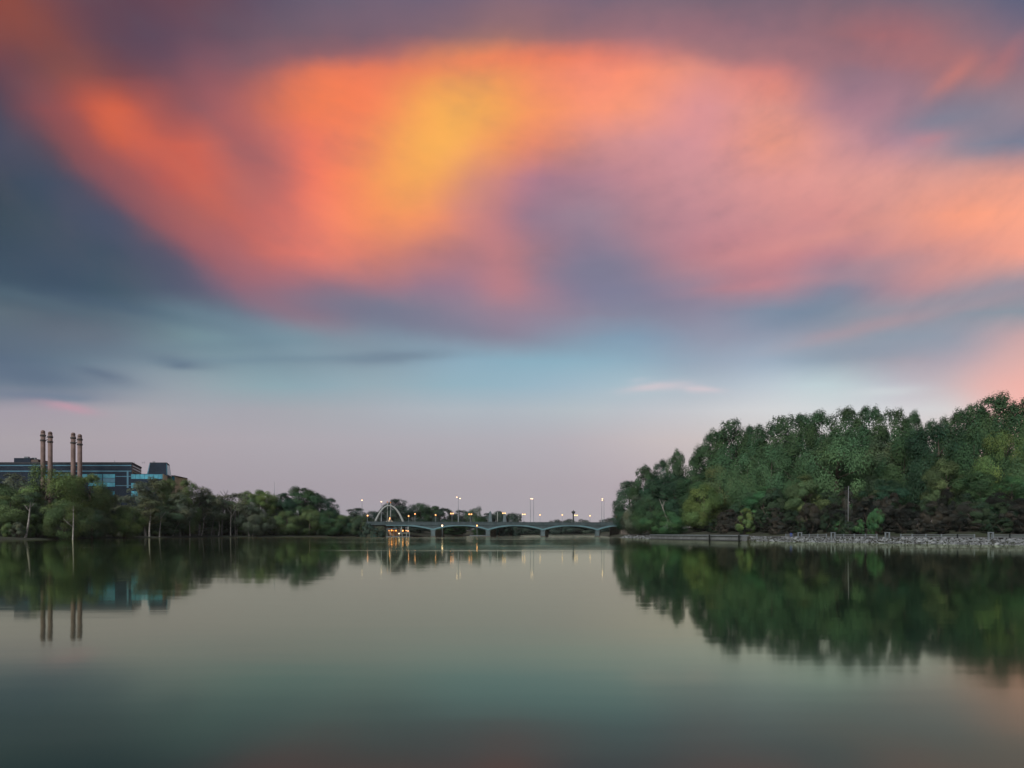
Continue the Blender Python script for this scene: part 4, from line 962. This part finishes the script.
# glass annex with the sloped tower
YG = 264.0
ga = empty('glass_annex', (wx(131, YG), YG, 0), 'cyan glazed annex with a dark tower with sloping sides', 'office building')
GX = ga.location.x
gpx = lambda p, Y=YG: wx(p, Y)-GX
ztp = wz(473.8, YG)
xr = wx(167, 274)-GX; xc = gpx(162.8)
b = MB(); b.prism([(0, 0), (xc, 0), (xr, 10), (0, 7.9)], gb, ztp); b.build('wall', m_wall, ga)
b = MB(); n = np.array((10., -(xr-xc))); n /= np.linalg.norm(n)
a0 = np.array((xc, 0.))+n*.12; a1 = np.array((xr, 10.))+n*.12
b.prism([tuple(a0), tuple(a1), tuple(a1-n*.1), tuple(a0-n*.1)], gb, ztp-.1); b.build('end_wall', m_crw, ga)
for k in range(7): win('window', 131.2+k*4.52, 131.2+k*4.52+4.2, 474.3, 478.9, m_cyan, ga, YG, -.02)
for p0, p1, y0, y1 in [(131.3, 134, 483, 488), (134.4, 137.6, 483, 487.5), (139, 141, 483, 485.4), (131.3, 134.6, 491.2, 496.6), (135, 138, 491.2, 496)]: win('window', p0, p1, y0, y1, m_cyan, ga, YG, -.02)
YT = 276.0; yo = YT-YG; zt0, zt1 = wz(475.5, YT), wz(463, YT)
fb = [(wx(146.6, YT)-GX, yo), (wx(167.3, YT)-GX, yo), (wx(171.6, 288)-GX, yo+12), (wx(146.6, YT)-GX, yo+12)]
ft = [(wx(149.6, YT+.6)-GX, yo+.6), (wx(166.8, YT+.6)-GX, yo+.6), (wx(169.6, 286)-GX, yo+10), (wx(149.6, YT+.6)-GX, yo+10)]
b = MB(); b.prism(fb, gb, zt0); b.build('tower_base', m_wall, ga)
b = MB(); b.prism(fb, zt0+.003, zt1, ft); tw = b.build('tower', m_wall, ga)
def pane(name, q, m, par):
    q = [np.array(p, float) for p in q]; n = np.cross(q[1]-q[0], q[3]-q[0]); n /= np.linalg.norm(n)
    if n[1] > 0: n = -n
    b = MB(); o = [p+n*.15 for p in q]; i = [p+n*.02 for p in q]
    b.add(o+i, [(0, 1, 2, 3), (7, 6, 5, 4), (0, 4, 5, 1), (1, 5, 6, 2), (2, 6, 7, 3), (3, 7, 4, 0)]); return b.build(name, m, par)
def lerp(a, c, t): return tuple(np.array(a)+(np.array(c)-np.array(a))*t)
B3 = [(*p, zt0) for p in fb]; T3 = [(*p, zt1) for p in ft]
pane('side_window', [lerp(B3[1], T3[1], .04), lerp(B3[2], T3[2], .04), lerp(B3[2], T3[2], .96), lerp(B3[1], T3[1], .96)], m_cyan, tw)
fr = lambda s_, t: lerp(lerp(B3[0], T3[0], t), lerp(B3[1], T3[1], t), s_)
pane('edge_window', [fr(.005, .04), fr(.06, .04), fr(.05, .97), fr(.005, .97)], m_band, tw)
b = MB(); b.prism([(x_, y_) for x_, y_ in ft], zt1+.003, zt1+.3); b.build('tower_roof', m_roof, ga)
for p in (150.6, 152):
    b = MB(); b.tube([(wx(p, YT)-GX, yo+2, zt1+.3), (wx(p, YT)-GX, yo+2, zt1+.9)], .15, 5); b.build('vent_pipe', m_rail, ga)
YS = 282; sb = empty('storehouse', (wx(171.5, YS), YS, 0), 'small cream building with a blue glazed corner right of the glass tower', 'building')
SX = sb.location.x
sp = [(0, 0), (wx(175, YS)-SX, 0), (wx(182, YS+14)-SX, 14), (0, 14)]
b = MB(); b.prism(sp, gb, wz(476, YS)); b.build('wall', m_crw, sb)
b = MB(); b.prism([(x_, y_-.2 if y_ < 1 else y_) for x_, y_ in sp], wz(476, YS)+.003, wz(475.4, YS)); b.build('roof', m_roof, sb)
win('window', 171.8, 174.6, 476.4, 480.5, m_cyan, sb, YS, .02)
# chimneys
m_brick = mat('chimney_brick', (0.115, 0.080, 0.074), 0.85, noise=0.22, nscale=0.5)
m_cap = mat('chimney_cap', (0.045, 0.04, 0.04), 0.8, noise=0.2)
for i, (px, py, lab) in enumerate([(43.0, 430.2, 'tallest brown chimney, left one of the left pair'), (50.2, 431.6, 'brown chimney, right one of the left pair'),
                     (73.2, 432.6, 'brown chimney, left one of the right pair'), (79.8, 434.2, 'brown chimney nearest the glass windows, right one of the right pair')]):
    D = 263-(0 if i % 2 == 0 else 3.0); x = wx(px, D); h = wz(py, D); k = D/F; r = 2.05*k
    e = empty('chimney', (x, D, 0), lab, 'chimney', 'chimneys of the power house')
    b = MB(); b.lathe((0, 0, 0), [(r*1.12, gb), (r*1.05, h*.5), (r, h-3*k)], 18); b.build('shaft', m_brick, e, True)
    b = MB(); b.lathe((0, 0, 0), [(r*.9, h-3.0*k), (r*.98, h-1.6*k), (r*.8, h-.7*k), (r*.45, h)], 16); b.build('crown_cap', m_brick, e, True)
    for j, dyy in enumerate((5.4, 10.3)):
        b = MB(); z = h-dyy*k; b.lathe((0, 0, 0), [(r*1.03, z-.9*k), (r*1.28, z-.6*k), (r*1.28, z+.5*k), (r*1.03, z+.9*k)], 16); b.build('collar', m_cap, e)
    if i % 2 == 0:
        p2 = [50.2, None, 79.8][i]; x2 = wx(p2, D-3.0)-x; z = h-10.3*k
        b = MB(); b.tube([(r*.9, 0, z), (x2-r*.9, -3.0, z)], .16, 6); b.tube([(r*.9, 0, z+.9), (x2-r*.9, -3.0, z+.9)], .06, 5); b.build('catwalk', m_cap, e)

# ------------------------------------------------------------------ evening air
HAZE = 0.00004
if HAZE:
    b = MB(); b.box(-2300, 2300, -2300, 2700, -9, 60)
    m = bpy.data.materials.new('haze'); m.use_nodes = True; t = m.node_tree; t.nodes.remove(t.nodes['Principled BSDF'])
    v = t.nodes.new('ShaderNodeVolumePrincipled'); v.inputs['Color'].default_value = (0.80, 0.86, 0.92, 1); v.inputs['Density'].default_value = HAZE; v.inputs['Anisotropy'].default_value = 0.0
    t.links.new(v.outputs[0], t.nodes['Material Output'].inputs['Volume'])
    tag(b.build('haze', m), kind='stuff')
